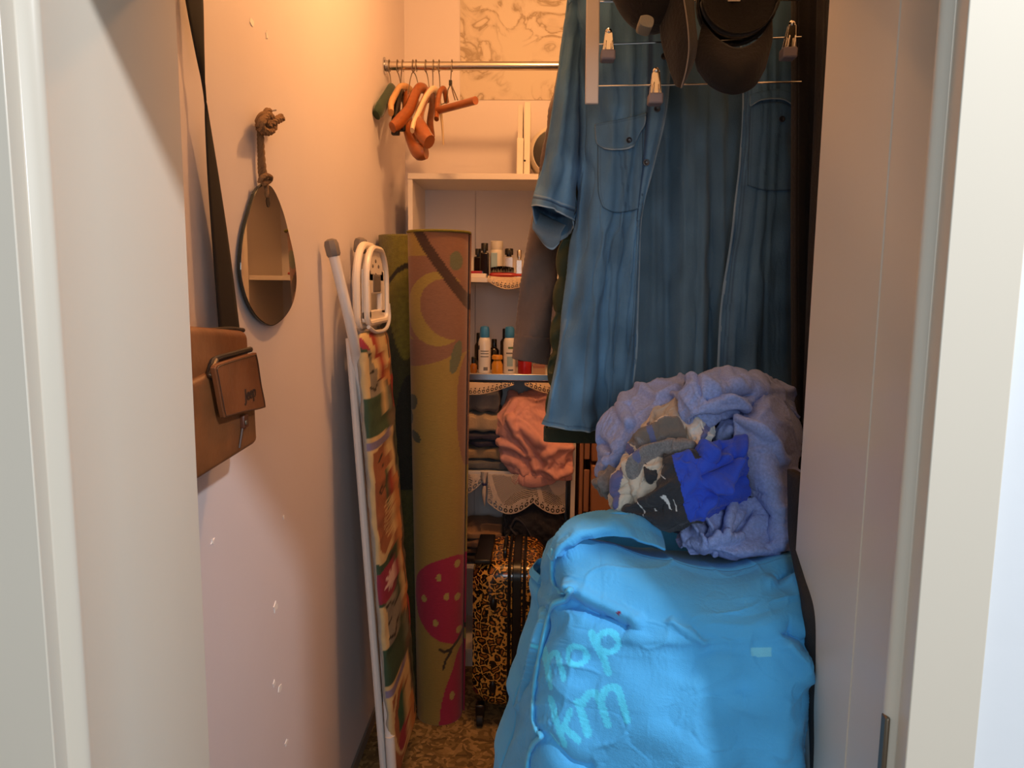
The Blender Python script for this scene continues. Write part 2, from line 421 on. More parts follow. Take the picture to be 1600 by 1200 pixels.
paint(C, (seg(X, Yp, [(655,360),(672,385),(690,407),(712,432),(740,464)]) < 7.5), dark)
paint(C, ell(X, Yp, 718, 404, 10, 13) < 0, grey)
paint(C, ell(X, Yp, 719, 536, 8, 24, 14) < 0, grey)
paint(C, ell(X, Yp, 745, 620, 24, 92, -2) < 0, brown)
for a in [(643,602,9,12,20),(634,625,9,13,0),(648,652,11,7,35),(630,655,8,9,0)]: paint(C, ell(X, Yp, *a) < 0, (70,72,50))
paint(C, poly(X, Yp, smoothpoly([(640,900),(646,866),(668,845),(702,834),(732,836),(760,880),(735,968),(702,970),(672,957),(648,932)])), mag)
for a in [(690,864),(660,900),(705,895),(683,937),(725,900),(724,846),(728,955)]: paint(C, ell(X, Yp, a[0], a[1], 5.2, 6) < 0, dot)
paint(C, seg(X, Yp, [(692,981),(700,985),(712,984),(727,972),(740,955)]) < 2.6, (52,44,30))
paint(C, seg(X, Yp, [(698,1014),(703,1000),(714,986)]) < 2.4, (52,44,30))
paint(C, poly(X, Yp, smoothpoly([(689,1125),(692,1085),(702,1050),(716,1020),(732,985),(760,1000),(760,1125)])), mag)
paint(C, ell(X, Yp, 716, 1062, 5, 7) < 0, dot)
M_rug = weave_rug(mat('printed_flatweave_rug', (150,122,58), .95, print_=True, sheen=.15))
rg = thing('rolled_rug', 'rolled olive rug with brown swirls and pink strawberries standing upright', 'rug', base_c)
MB().grid(P, C).build('rug_sheet', M_rug, rg, solid=.006, sharp=180)
th = np.linspace(R(12), R(12)+2*math.pi*1.0, 60)
MB().tube([top_c + np.array([.102*math.cos(a), .102*math.sin(a), .001]) for a in th], .0042, 8).build('bound_edge', mat('olive_binding', (112,104,32), .9, bump=.5, bscale=300), rg)
# rear roll, pile side out
P, T, V = roll_surface(300, 260, .086, .086, np.array([-.475,2.72,0.]), np.array([-.478,2.70,at(610,366,2.63)[2]]), R(160), 3.2, .02)
Yq = 1-V; C = np.zeros(P.shape); C[:] = s2l((112,104,30))
A = np.mod(T - R(200), 2*math.pi)/(2*math.pi)
paint(C, (Yq > .15 + .10*np.cos((A-.22)*13)) , (52,54,20))
paint(C, (Yq > .34 + .06*np.sin(A*20)), (20,26,16))
paint(C, (Yq > .52), (70,70,24))
paint(C, np.abs(Yq - (.062 + .55*(A-.25)**2*3)) < .006, (16,14,8))
M_pile = mat('green_pile_rug', (100,94,28), 1.0, print_=True, bump=1.0, bscale=420, sheen=.3, noise=.2, nscale=60)
rg2 = thing('rolled_rug', 'thick dark green pile rug roll in the corner behind the olive roll', 'rug', (-.475,2.72,0))
MB().grid(P, C).build('rug_sheet', M_pile, rg2, solid=.014, sharp=180)

# ------------------------------------------------------------------ suitcase
def leopard():
    m = mat('leopard_print_shell', (190,140,60), .16, coat=.5); nt = m.node_tree; N = nt.nodes; L = nt.links; b = N['Principled BSDF']
    tc = N.new('ShaderNodeTexCoord'); nd = N.new('ShaderNodeTexNoise'); nd.inputs['Scale'].default_value = 30; L.new(tc.outputs['Object'], nd.inputs['Vector'])
    ad = N.new('ShaderNodeVectorMath'); ad.operation = 'MULTIPLY_ADD'; ad.inputs[1].default_value = (.026,.026,.026); L.new(nd.outputs['Color'], ad.inputs[0]); L.new(tc.outputs['Object'], ad.inputs[2])
    v = N.new('ShaderNodeTexVoronoi'); v.feature = 'DISTANCE_TO_EDGE'; v.inputs['Scale'].default_value = 36; v.inputs['Randomness'].default_value = .8; L.new(ad.outputs['Vector'], v.inputs['Vector'])
    d = N.new('ShaderNodeTexNoise'); d.inputs['Scale'].default_value = 95; d.inputs['Detail'].default_value = 1; L.new(tc.outputs['Object'], d.inputs['Vector'])
    s = N.new('ShaderNodeMath'); s.operation = 'MULTIPLY_ADD'; s.inputs[1].default_value = .34; L.new(d.outputs['Fac'], s.inputs[0]); L.new(v.outputs['Distance'], s.inputs[2])
    r = N.new('ShaderNodeValToRGB'); e = r.color_ramp.elements
    e[0].position = .0; e[0].color = lin((214,160,74)); e[1].position = .56; e[1].color = lin((150,90,34))
    for pos, c in ((.225,(204,150,66)),(.25,(12,8,5)),(.42,(12,8,5)),(.46,(140,84,30))): k = e.new(pos); k.color = lin(c)
    L.new(s.outputs[0], r.inputs['Fac']); L.new(r.outputs['Color'], b.inputs['Base Color'])
    return m
M_leo = leopard(); M_blk = mat('black_plastic', (14,13,13), .3); M_blkrub = mat('black_rubber', (16,16,16), .6)
sx0, sx1 = at(738, 1000, 2.52)[0], at(850, 1000, 2.52)[0]; sy0, sy1 = 2.50, 2.86
sz0 = .075; sz1 = at(780, 868, 2.60)[2]
sc = thing('suitcase', 'leopard print hard shell suitcase with black trim standing on wheels', 'suitcase', ((sx0+sx1)/2, 2.68, 0))
def shell(x0, x1, outer):
    """half shell: rounded rectangle in y-z, swelling towards the outer side"""
    n = 14; prof = []
    k = 9; mb = MB(); rings = []
    for i in range(k):
        t = i/(k-1); x = x0 + (x1-x0)*t
        tt = t if outer > 0 else 1-t                 # 0 at the zip, 1 at the outer face
        ins = .030*max(0, (tt-.35)/.65)**2.2; rad = .055 + ins*.3
        ya, yb, za, zb = sy0+ins, sy1-ins, sz0+ins, sz1-ins; ring = []
        for cx, cz, a0 in ((yb-rad, zb-rad, 0), (ya+rad, zb-rad, 90), (ya+rad, za+rad, 180), (yb-rad, za+rad, 270)):
            for q in range(n):
                a = R(a0 + 90*q/(n-1)); ring.append((x, cx+rad*math.cos(a), cz+rad*math.sin(a)))
        rings.append(ring)
    m_ = len(rings[0])
    mb.grid(np.array(rings), close_v=True)
    mb.f += [tuple(range(m_)), tuple((k-1)*m_ + j for j in range(m_))]
    return mb
xm0 = at(800, 1000, 2.50)[0]; xm1 = at(813, 1000, 2.50)[0]
shell(sx0, xm0, -1).build('left_shell', M_leo, sc, sharp=50)
shell(xm1, sx1, 1).build('right_shell', M_leo, sc, sharp=50)
def band(x0, x1, g):
    ring = []; rad = .055+g
    for cx, cz, a0 in ((sy1+g-rad, sz1+g-rad, 0), (sy0-g+rad, sz1+g-rad, 90), (sy0-g+rad, sz0-g+rad, 180), (sy1+g-rad, sz0-g+rad, 270)):
        for q in range(14):
            a = R(a0+90*q/13); ring.append((cx+rad*math.cos(a), cz+rad*math.sin(a)))
    return MB().prism(ring, x0, x1, lambda y, z, x: (x, y, z))
band(xm0-.001, xm1+.001, .006).build('zip_frame', M_blk, sc, bevel=.003)
for cx in (xm0-.012, xm1+.012):
    mb = MB(); ring = []; rad = .062
    path = []
    for cy, cz, a0 in ((sy1-.055, sz1-.055, 0), (sy0+.055, sz1-.055, 90), (sy0+.055, sz0+.055, 180), (sy1-.055, sz0+.055, 270)):
        for q in range(8):
            a = R(a0+90*q/7); path.append((cx, cy+.0575*math.cos(a), cz+.0575*math.sin(a)))
    path.append(path[0]); mb.tube(path, .006, 8).build('piping', M_blk, sc)
hx = xm0-.03
mb = MB(); mb.tube(curve([(hx,2.58,sz1-.004),(hx,2.58,sz1+.025),(hx,2.61,sz1+.036),(hx,2.69,sz1+.036),(hx,2.72,sz1+.025),(hx,2.72,sz1-.004)], 24), .009, 10, flat=.8)
mb.build('carry_handle', M_blk, sc)
mb = MB(); hxx = sx0+.035
mb.box((hxx-.03, 2.52, sz1-.004), (hxx+.03, 2.80, sz1+.012)).build('handle_cover', M_blk, sc, bevel=.004)
hz = .5*(sz0+sz1)
for (yy, zz, xx) in ((sy0-.003, hz+.13, (sx0+xm0)/2+.004), (sy0-.003, hz-.18, (sx0+xm0)/2+.004), (sy0-.003, hz+.13, (sx1+xm1)/2)):
    MB().ball((xx, yy+.002, zz), (.013,.008,.024), 14, 8).build('latch', M_blk, sc)
for (x, y) in ((sx0+.028, sy0+.03), (sx0+.028, sy1-.03), (sx1-.028, sy0+.03), (sx1-.028, sy1-.03)):
    w = MB(); w.box((x-.016, y-.018, .034), (x+.016, y+.018, sz0+.01)); 
    wo = w.build('wheel_housing', M_blk, sc, bevel=.005)
    MB().lathe([(.012,-.013),(.024,-.011),(.025,-.008),(.025,.008),(.024,.011),(.012,.013)], (x, y-.004, .025), 20, Matrix.Rotation(R(90), 3, 'Y')).build('wheel', M_blkrub, wo)
# ------------------------------------------------------------------ ironing board
M_whitemetal = mat('white_enamel', (214,210,208), .35)
M_greycap = mat('grey_rubber_cap', (120,112,106), .6)
M_whiteplast = mat('white_plastic', (232,222,208), .35)
ib = thing('ironing_board', 'folded ironing board with colourful patterned cover leaning on the left wall', 'ironing board', (-.44, 2.2, 0))
nt_, na = 300, 60
zt, zb = at(585, 516, 2.24)[2], at(632, 1178, 2.2)[2]
P = np.zeros((nt_, na, 3)); XX = np.zeros((nt_, na)); VV = np.zeros((nt_, na))
xt, xb = -.474, -.390
for i in range(nt_):
    t = i/(nt_-1); z = zt + (zb-zt)*t
    e = min(1, t/.03, (1-t)/.03); e = math.sqrt(max(0.02, 1-(1-e)**2))
    yc = 2.24; hw = (.185 + .0*t)*(.80+.20*e) * (1 if t < .9 else 1-.5*((t-.9)/.1)**2*.35); th = .020*e
    xc = xt + (xb-xt)*t
    a = np.arange(na)*2*math.pi/na
    ca, sa = np.cos(a), np.sin(a)
    P[i, :, 1] = yc + hw*np.sign(ca)*np.abs(ca)**.45
    P[i, :, 0] = xc - .02 + th*np.sign(sa)*np.abs(sa)**.7
    P[i, :, 2] = z
    # arc coordinate over the near edge and the open face
    XX[i] = (np.mod(a - math.pi*.0, 2*math.pi))/math.pi      # 0 far .. 1 near edge, 1..2 wall side
    VV[i] = 516 + 662*t
rng = np.random.default_rng(3)
P[..., 0] += smooth_noise(nt_, na, 6, rng)*.0016
U = 1 - XX                                   # 0 near edge .. 1 far edge ; negative: under side
D = (P[..., 1]-2.055)/.37                    # 0 near .. 1 far
U = np.where(XX <= 1, np.clip(D, 0, 1), -.12-.0*D)
C = np.zeros(P.shape); C[:] = s2l((118,102,80))
cream, terra, green, gry, mgt, red, lil, blk, org = (214,188,136), (158,98,66), (56,84,62), (138,134,122), (150,44,74), (164,58,48), (134,126,160), (34,34,32), (204,140,84)
X_, Y_ = U*100, VV
def rect(x0, x1, y0, y1): return (X_ >= x0) & (X_ <= x1) & (Y_ >= y0) & (Y_ <= y1)
for off in (-366, 0, 366):
    y = Y_ - off
    def E(cx, cy, rx, ry, rot, col): paint(C, ell(X_, y, cx, cy, rx, ry, rot) < 0, col)
    def PY(pts, col): paint(C, poly(X_, y, smoothpoly(pts)), col)
    def SG(pts, w, col): paint(C, ell(X_, y, 0, 0, 1e6, 1e6) < 2 if False else seg(X_*1.0, y, pts) < w, col)
    paint(C, (y > 605) & (y < 668) & (X_ < 55), green); paint(C, (y > 838) & (y < 1034) & (X_ < 52), green)
    paint(C, (y > 668) & (y < 840) & (X_ < 58), terra)
    PY([(-5,672),(40,668),(58,690),(60,760),(52,820),(30,836),(-5,832)], cream); PY([(2,684),(38,680),(50,700),(52,760),(44,812),(26,826),(4,822)], terra)
    PY([(34,700),(50,716),(54,760),(44,792),(38,760)], cream); PY([(38,706),(50,726),(52,756),(44,776),(40,744)], red); PY([(30,716),(40,730),(42,764),(34,784),(28,750)], green)
    SG([(8,742),(16,736),(24,742),(16,747),(8,742)], 1.5, blk); SG([(14,700),(26,694),(30,706),(22,714)], 1.6, blk)
    paint(C, (np.mod(X_*7+y*13, 11) < 4) & (ell(X_, y, 28, 790, 12, 30) < 0), cream)
    paint(C, (y > 664) & (y < 678) & (X_ < 56), lil); paint(C, (y > 660) & (y < 667) & (X_ < 50), cream)
    E(20, 880, 34, 27, 0, mgt); paint(C, ell(X_, y, 26, 880, 17, 13) < .5*np.sin(np.arctan2(y-880, X_-26)*9), (226,196,190))
    E(18, 940, 36, 36, 0, gry); SG([(-8,915),(14,910),(34,925),(36,948),(20,964),(4,956),(6,938),(18,936)], 1.8, blk)
    PY([(-8,905),(6,915),(4,980),(-8,975)], cream)
    E(10, 1000, 9, 5, 30, blk); E(34, 1012, 7, 5, -20, blk); E(30, 850, 6, 5, 0, blk); E(12, 990, 12, 14, 0, (78,112,86))
    paint(C, (X_ > 56) & (y > 640) & (y < 1006), (112,98,80))
    PY([(60,750),(74,740),(84,780),(78,840),(66,850)], org); PY([(56,850),(70,846),(82,880),(84,960),(70,964),(58,910)], org); PY([(60,864),(68,862),(74,890),(74,940),(66,930)], cream)
    PY([(80,660),(92,670),(96,740),(86,760),(78,700)], (70,84,66)); PY([(62,672),(72,668),(74,720),(64,740)], cream)
    PY([(84,955),(98,960),(98,1005),(86,1010)], red); PY([(60,968),(72,970),(76,1010),(62,1020)], (118,126,110)); PY([(86,790),(97,800),(98,900),(88,930)], (90,84,80))
    SG([(56,640),(58,760),(55,880),(58,1010)], 1.3, blk); SG([(78,660),(82,780),(79,900),(84,1000)], .9, blk)
paint(C, poly(X_, Y_, smoothpoly([(0,516),(60,512),(70,560),(50,640),(30,580)])), cream)
paint(C, poly(X_, Y_, smoothpoly([(20,520),(40,520),(52,560),(48,592),(34,560)])), red)
paint(C, (Y_ > 1045) & (ell(X_, Y_, 26, 1098, 27, 56) < 0), cream); paint(C, (Y_ > 1050) & (ell(X_, Y_, 26, 1100, 22, 48) < 0), terra)
paint(C, ell(X_, Y_, 30, 1096, 16, 34) < 0, (40,96,74)); paint(C, (ell(X_, Y_, 36, 1100, 14, 44) < 0) & (X_ > 38), red); paint(C, (ell(X_, Y_, 28, 1132, 18, 16) < 0), mgt)
paint(C, U < 0, (176,170,160))
C *= .78
MB().grid(P, C, close_v=True).build('padded_cover', mat('printed_cotton_cover', (200,180,140), .75, print_=True, noise=.06, nscale=40, bump=.2, bscale=90), ib, sharp=180)
# steel frame below the cover
fx = lambda t: xt + (xb-xt)*t - .046
mb = MB()
for yy in (2.075, 2.40):
    mb.tube([(fx(t)-.006, yy, zt+(zb-zt)*t) for t in (0.01, .5, .99)], .011, 10)
for t in (.02, .98): mb.tube([(fx(t)-.006, 2.075, zt+(zb-zt)*t), (fx(t)-.006, 2.40, zt+(zb-zt)*t)], .010, 10)
mb.build('steel_frame', M_whitemetal, ib)
def leg(pts, r, foot=True):
    q = curve([at(*p) for p in pts], 40)
    o = MB().tube(q, r, 14).build('leg', M_whitemetal, ib)
    d = q[0]-q[2]; d /= np.linalg.norm(d)
    MB().tube([q[0]-d*.022, q[0]-d*.016, q[0]+d*.010, q[0]+d*.02, q[0]+d*.025], [r*1.1, r*1.32, r*1.36, r*1.15, r*.5], 8).build('rubber_foot', M_greycap, o)
    return o
leg([(519,388,1.985),(531,438,1.99),(544,492,2.0),(553,535,2.03),(559,575,2.08),(574,680,2.11),(592,900,2.11),(603,1050,2.09),(613,1215,2.05)], .0145)
leg([(563,384,2.32),(560,410,2.32),(556,450,2.32),(560,500,2.33),(572,560,2.34),(590,700,2.35)], .0155)
# floor ends of the frame
mb = MB()
mb.tube([at(609,1150,2.06), at(612,1200,2.05), (at(613,1215,2.05)[0]+.002, 2.05, .012)], .0145, 12)
mb.build('leg_end', M_whitemetal, ib)
# iron rest
ir = MB()
x0 = -.497; za, zb2 = at(590,508,2.24)[2], at(580,384,2.24)[2]
def loop(y0, y1, z0, z1, rad, x):
    pts = []
    for cy, cz, a0, r in ((y1-rad, z1-rad, 0, rad), (y0+rad, z1-rad, 90, rad), (y0+.03, z0+.03, 180, .03), (y1-.03, z0+.03, 270, .03)):
        for q in range(8):
            a = R(a0+90*q/7); pts.append((x, cy+r*math.cos(a), cz+r*math.sin(a)))
    return pts + [pts[0]]
ir.tube(loop(2.10, 2.41, za, zb2, .11, x0-.012), .011, 10, flat=1.0); 
iro = ir.build('iron_rest', M_whiteplast, ib)
m2 = MB(); m2.tube(loop(2.12, 2.40, za+.01, zb2-.008, .10, x0+.012), .009, 8); m2.build('inner_rim', M_whiteplast, iro)
def plate(lo, hi, n):
    MB().box((x0-.006, lo[0], lo[1]), (x0+.010, hi[0], hi[1])).build(n, M_whiteplast, iro, bevel=.004)
H_ = zb2-za
plate((2.13, za+.02), (2.19, zb2-.07), 'rest_panel'); plate((2.335, za+.03), (2.385, zb2-.07), 'rest_panel')
plate((2.13, za+.012), (2.385, za+.045), 'rest_panel'); plate((2.18, za+.40*H_), (2.345, za+.66*H_), 'rest_panel')
arcp = [(2.255+.115*math.cos(a), zb2-.105+.098*math.sin(a)) for a in np.linspace(0, math.pi, 16)]
MB().prism(arcp, x0-.006, x0+.010, lambda y, z, x: (x, y, z)).build('rest_panel', M_whiteplast, iro, bevel=.003)
for q_, (yy, zz) in enumerate(((2.255,zb2-.045),(2.215,zb2-.06),(2.295,zb2-.06),(2.255,zb2-.085))): MB().ball((x0+.010, yy, zz), (.002,.011,.006), 10, 6).build('vent_hole', M_greycap, iro)
MB().box((x0+.006, 2.215, za+.42*H_), (x0+.013, 2.315, za+.64*H_)).build('heat_pad', mat('grey_silicone', (108,100,94), .6), iro, bevel=.012)
mb = MB(); mb.tube(curve([(x0+.014,2.13,za+.0),(x0+.02,2.2,za-.018),(x0+.02,2.34,za-.018),(x0+.016,2.42,za+.01),(x0+.012,2.43,za+.06)], 20), .006, 8)
mb.build('wire_bail', M_whitemetal, iro)

# ------------------------------------------------------------------ mirror on the wall
M_mirror = mat('silvered_glass', (205,200,192), .015, 1.0)
M_edge = mat('dark_glass_edge', (38,46,44), .2)
M_rope = mat('jute_rope', (150,116,80), .95, bump=1.0, bscale=500)
out = smoothpoly([(414,287),(427,294),(440,325),(450,365),(458,405),(461,440),(457,470),(447,492),(432,507),(420,508),(404,494),(391,468),(383,434),(382,404),(386,364),(395,325),(404,297)], 90)
pm = [atx(a, b, -.560) for a, b in out]; cy_ = np.mean([p[1] for p in pm]); cz_ = np.mean([p[2] for p in pm])
mr = thing('wall_mirror', 'frameless teardrop mirror hung on knotted rope on the left wall', 'mirror', (XL, cy_, cz_))
tl = lambda y, z, x: (x + (y-cy_)*math.tan(R(2.2)) + .004, y, z)
MB().prism([(p[1], p[2]) for p in pm], -.5725, -.5665, tl).build('glass_body', M_edge, mr, sharp=30)
MB().prism([(cy_+(p[1]-cy_)*.985, cz_+(p[2]-cz_)*.985) for p in pm], -.5669, -.5655, tl).build('mirror_face', M_mirror, mr, smooth=False)
hy = atx(416, 312, -.565)
MB().prism([(hy[1]+.010*math.cos(a)*(1 if math.sin(a) < 0 else .7), hy[2]+.016*math.sin(a)) for a in np.linspace(0, 2*math.pi, 16)[:-1]], -.5658, -.5645, tl).build('hanging_hole', mat('dark_hole', (40,30,24), .8), mr)
def rope(pts, r, name, parent, n=60, tw=9):
    q = curve(pts, n); T = np.gradient(q, axis=0); T /= np.linalg.norm(T, axis=1)[:, None]
    u = np.cross(T, [1.0, .3, .2]); u /= np.linalg.norm(u, axis=1)[:, None]; w = np.cross(T, u); mb = MB()
    L_ = np.concatenate([[0], np.cumsum(np.linalg.norm(np.diff(q, axis=0), axis=1))])
    for k in range(3):
        a = L_*2*math.pi/(r*7) + k*2*math.pi/3
        mb.tube(q + (u*np.cos(a)[:, None] + w*np.sin(a)[:, None])*r*.52, r*.62, 6)
    return mb.build(name, M_rope, parent)
X1 = -.563
A_ = lambda px, py, x=X1: atx(px, py, x)
rope([A_(409,196), A_(408,215), A_(410,245), A_(413,272), A_(415,292), A_(416,308)], .0055, 'rope', mr)
rope([A_(404,200,-.570), A_(405,240,-.570), A_(406,270,-.570), A_(410,285,-.568)], .0035, 'rope', mr)
rope([A_(405,285,-.562), A_(409,278,-.556), A_(416,274,-.553), A_(423,277,-.556), A_(421,283,-.562), A_(412,288,-.558)], .0045, 'rope_knot', mr)
rope([A_(405,200,-.566), A_(405,190,-.556), A_(412,180,-.55), A_(424,184,-.55), A_(428,198,-.552), A_(420,206,-.550), A_(409,202,-.548), A_(410,190,-.542), A_(420,178,-.552), A_(418,174,-.56)], .0075, 'rope_knot', mr, 90)
rope([A_(416,196,-.55), A_(424,192,-.548), A_(432,188,-.55), A_(440,184,-.552)], .008, 'frayed_end', mr, 20)
rope([A_(413,192,-.55), A_(416,180,-.548), A_(419,174,-.55)], .008, 'frayed_end', mr, 20)
p = A_(417, 172, XL); MB().tube([(XL-.004, p[1], p[2]-.004), (XL+.02, p[1], p[2])], .0018, 8).build('nail', M_steel, mr)

# ------------------------------------------------------------------ leather shoulder bag
M_leather = mat('brown_leather', (118,74,42), .42, noise=.22, nscale=14, bump=.25, bscale=45, coat=.1)
M_leather2 = mat('brown_leather_flap', (116,68,38), .42, noise=.18, nscale=18, bump=.25, bscale=45, coat=.1)
M_dkleather = mat('dark_leather_trim', (70,44,30), .5)
M_strap = mat('black_webbing', (11,8,9), .8, weave=.4, wscale=1500)
M_zip = mat('dark_zip', (34,28,28), .5, bump=.4, bscale=600)
sb = thing('shoulder_bag', 'small brown leather shoulder bag hanging by a black strap behind the door frame', 'bag', atx(360, 700, -.55))
xf = -.505
q = [atx(a, b, xf) for a, b in ((270,506),(389,517),(399,690),(394,697),(270,778))]
mb = MB().prism([(p[1], p[2]) for p in q], -.574, xf, lambda y, z, x: (x, y, z))
mb.build('bag_body', M_leather, sb, bevel=.014, seg=5, sharp=180)
q = [atx(a, b, xf+.012) for a, b in ((300,598),(334,582),(396,563),(403,689),(398,695),(300,757))]
MB().prism([(p[1], p[2]) for p in q], xf-.01, xf+.012, lambda y, z, x: (x, y, z)).build('front_pocket', M_leather, sb, bevel=.009, seg=4, sharp=180)
q = smoothpoly([(337,575),(345,568),(395,553),(403,556),(410,600),(416,632),(412,638),(380,645),(356,652),(351,648),(343,606)], 60)
q = [atx(a, b, xf+.028) for a, b in q]
fl = MB().prism([(p[1], p[2]) for p in q], xf+.019, xf+.027, lambda y, z, x: (x, y, z)).build('flap', M_leather2, sb, bevel=.002)
cyf, czf = np.mean([p[1] for p in q]), np.mean([p[2] for p in q])
pp = [(xf+.0275, cyf+(p[1]-cyf)*.94, czf+(p[2]-czf)*.94) for p in q]; pp.append(pp[0])
MB().tube(pp, .0009, 5).build('stitching', M_dkleather, fl)
mb = MB(); mb.tube(curve([atx(326,592,xf+.010), atx(330,574,xf+.006), atx(336,562,xf+.003), atx(362,554,xf+.002), atx(391,546,xf+.001)], 40), .0052, 8)
mb.build('zip', M_zip, sb)
MB().tube(curve([atx(338,563,xf+.012), atx(333,574,xf+.016), atx(328,588,xf+.016)], 10), .0035, 8).build('zip_pull', M_iron, sb)
mb = MB(); mb.tube(curve([atx(300,520,xf-.02), atx(330,516,xf-.02), atx(360,514,xf-.02), atx(380,516,xf-.02)], 20), .004, 8); mb.build('top_zip', M_zip, sb)
MB().tube([atx(383,648,xf+.016), atx(379,668,xf+.015), atx(374,700,xf+.013)], .0022, 6).build('pocket_seam', M_dkleather, sb)
c = atx(384, 657, xf+.018); MB().box((xf+.010, c[1]-.010, c[2]-.013), (xf+.020, c[1]+.010, c[2]+.010)).build('clasp', mat('clasp_leather', (84,44,28), .4), sb, bevel=.003)
c = atx(384, 660, xf+.02); MB().box((xf+.019, c[1]-.004, c[2]-.004), (xf+.0225, c[1]+.004, c[2]+.004)).build('clasp_stud', M_iron, sb, bevel=.0015)
def text_obj(s, name, m, parent, M4, size, ext=.0004, bold=0.0):
    cu = bpy.data.curves.new(name, 'FONT'); cu.body = s; cu.size = size; cu.extrude = ext; cu.offset = bold; cu.align_x = 'CENTER'; cu.align_y = 'CENTER'
    tmp = bpy.data.objects.new(name, cu); COL.objects.link(tmp)
    dg = bpy.context.evaluated_depsgraph_get(); me = bpy.data.meshes.new_from_object(tmp.evaluated_get(dg))
    bpy.data.objects.remove(tmp)
    M = M4.copy(); base = Vector((0,0,0)); b = parent
    while b is not None: base += Vector(b.location); b = b.parent
    M.translation = M.translation - base
    me.transform(M); me.materials.clear(); me.materials.append(m)
    o = bpy.data.objects.new(name, me); COL.objects.link(o); o.parent = parent; return o
c = atx(392, 615, xf+.028)
M4 = Matrix(((0,0,1,xf+.0275),(math.cos(.05),-math.sin(.05),0,c[1]),(math.sin(.05),math.cos(.05),0,c[2]),(0,0,0,1)))
text_obj('Jeep', 'lettering', mat('debossed_ink', (44,28,20), .6), fl, M4, .028, bold=.0006)
rows = [[(284,-60),(312,-60)],[(290,0),(317,0)],[(305,80),(319,80)],[(317,140),(321,140)],[(319.5,165),(323.5,165)],[(321,200),(329,200)],[(325,280),(342,280)],[(332,380),(357,380)],[(341,497),(372,497)],[(343,520),(374,520)]]
g = np.array([[atx(a[0], a[1], -.558+.006*k), atx(b[0], b[1], -.556-.004*k)] for k, (a, b) in zip(np.linspace(-1, 1, len(rows)), rows)])
g = spline(np.stack([g[:, 0], (g[:, 0]+g[:, 1])/2+[.001,0,0], g[:, 1]], 1), 60, 7)
MB().grid(g).build('strap', M_strap, sb, solid=.0016, sharp=180)
tp = (g[0, 0]+g[0, -1])/2
MB().tube(curve([(XL-.004, tp[1], tp[2]+.03), (XL+.03, tp[1], tp[2]+.028), (XL+.035, tp[1], tp[2]+.045)], 12), .004, 8).build('wall_hook', M_steel, sb)
g2 = np.array([[(XL+.02, tp[1]-.015, tp[2]), (XL+.02, tp[1]+.015, tp[2])], [(XL+.022, tp[1]-.015, tp[2]+.02), (XL+.022, tp[1]+.015, tp[2]+.02)], [(XL+.022, tp[1]-.012, tp[2]+.034), (XL+.022, tp[1]+.012, tp[2]+.034)]])
MB().grid(spline(g2, 8, 4)).build('strap_loop', M_strap, sb, solid=.0016)

# ------------------------------------------------------------------ clothes rail and hangers
M_chrome = mat('worn_chrome', (206,198,188), .22, 1.0, bump=.05, bscale=40)
M_wire = mat('hook_wire', (150,140,128), .3, 1.0)
YR = 2.87; ZR = at(740, 103, YR)[2]
rl = thing('clothes_rail', 'oval chrome clothes rail spanning the back of the closet', 'rail', (0, YR, ZR))
MB().tube([(XL, YR, ZR), (XR, YR, ZR)], .0155, 20, flat=1.0).build('rail_tube', M_chrome, rl)
for x, d in ((XL, 1), (XR, -1)):
    MB().lathe([(.03,0),(.03,.004),(.02,.006),(.019,.018)], (x, YR, ZR), 20, Matrix.Rotation(R(90*d), 3, 'Y')).build('end_bracket', M_steel, rl, sharp=40)
M_wood = mat('varnished_brown_wood', (150,84,44), .3, noise=.15, nscale=20, coat=.4, stretch=(1,1,4))
M_woodl = mat('pale_wood', (206,160,110), .4, noise=.1, nscale=20)
M_hgreen = mat('dark_green_flock', (14,52,32), .7, sheen=.3)
M_hblack = mat('black_hanger_plastic', (20,18,18), .35)
M_hwhite = mat('ivory_plastic', (226,204,172), .35)
def hook(px, neck, root, m=M_wire):
    x = at(px, 103, YR)[0]; r = .021; pts = []
    for k in range(13):
        a = R(-50 + 230*k/12); pts.append((x + .0015*k/12, YR + r*math.cos(a), ZR + r*math.sin(a)))
    pts += [(x, YR-r*.9, ZR-.02), ((x+neck[0])/2, (YR+neck[1])/2-.006, ZR-.035), tuple(neck)]
    MB().tube(curve(pts, 40), .0019, 7).build('hook', m, root)
def hanger(label, px, pts, m, widths, flat=1.6, thick=None):
    q = [at(*p) for p in pts]
    nk = q[min(range(len(q)), key=lambda i: abs(pts[i][2]-YR))]
    t = thing('clothes_hanger', label, 'hanger', nk, 'hangers at the left end of the rail')
    k = 40; c = curve(q, k); w = np.interp(np.linspace(0, 1, k), np.linspace(0, 1, len(widths)), widths)
    MB().tube(c, w, 12, flat=flat).build('shoulder_bar', m, t)
    hook(px, c[np.argmin(np.abs(c[:, 1]-YR))] , t)
    return t
hanger('dark green flocked hanger nearest the left wall', 608, [(588,180,2.66),(592,172,2.68),(604,152,2.78),(612,138,2.87),(618,150,2.97),(621,170,3.05)], M_hgreen, [.012,.016,.015,.012,.012,.012])
t = hanger('pale bentwood hanger second from the left wall', 621, [(611,176,2.68),(611,162,2.72),(618,147,2.80),(626,136,2.87),(640,140,2.92),(652,165,3.02),(658,190,3.10)], M_woodl, [.010,.011,.010,.009,.010,.011], 1.5)
t = hanger('black plastic hanger with clamps tucked behind the brown hangers', 629, [(615,200,2.70),(618,182,2.74),(622,160,2.82),(626,142,2.87),(632,160,2.94),(640,196,3.02)], M_hblack, [.012,.012,.011,.010,.010,.011], 1.3)
for (px, py, d) in ((618,204,2.69),(628,198,2.72)):
    c = at(px, py, d); MB().box(c-[.014,.012,.016], c+[.014,.012,.016]).build('clamp', M_hblack, t, bevel=.004)
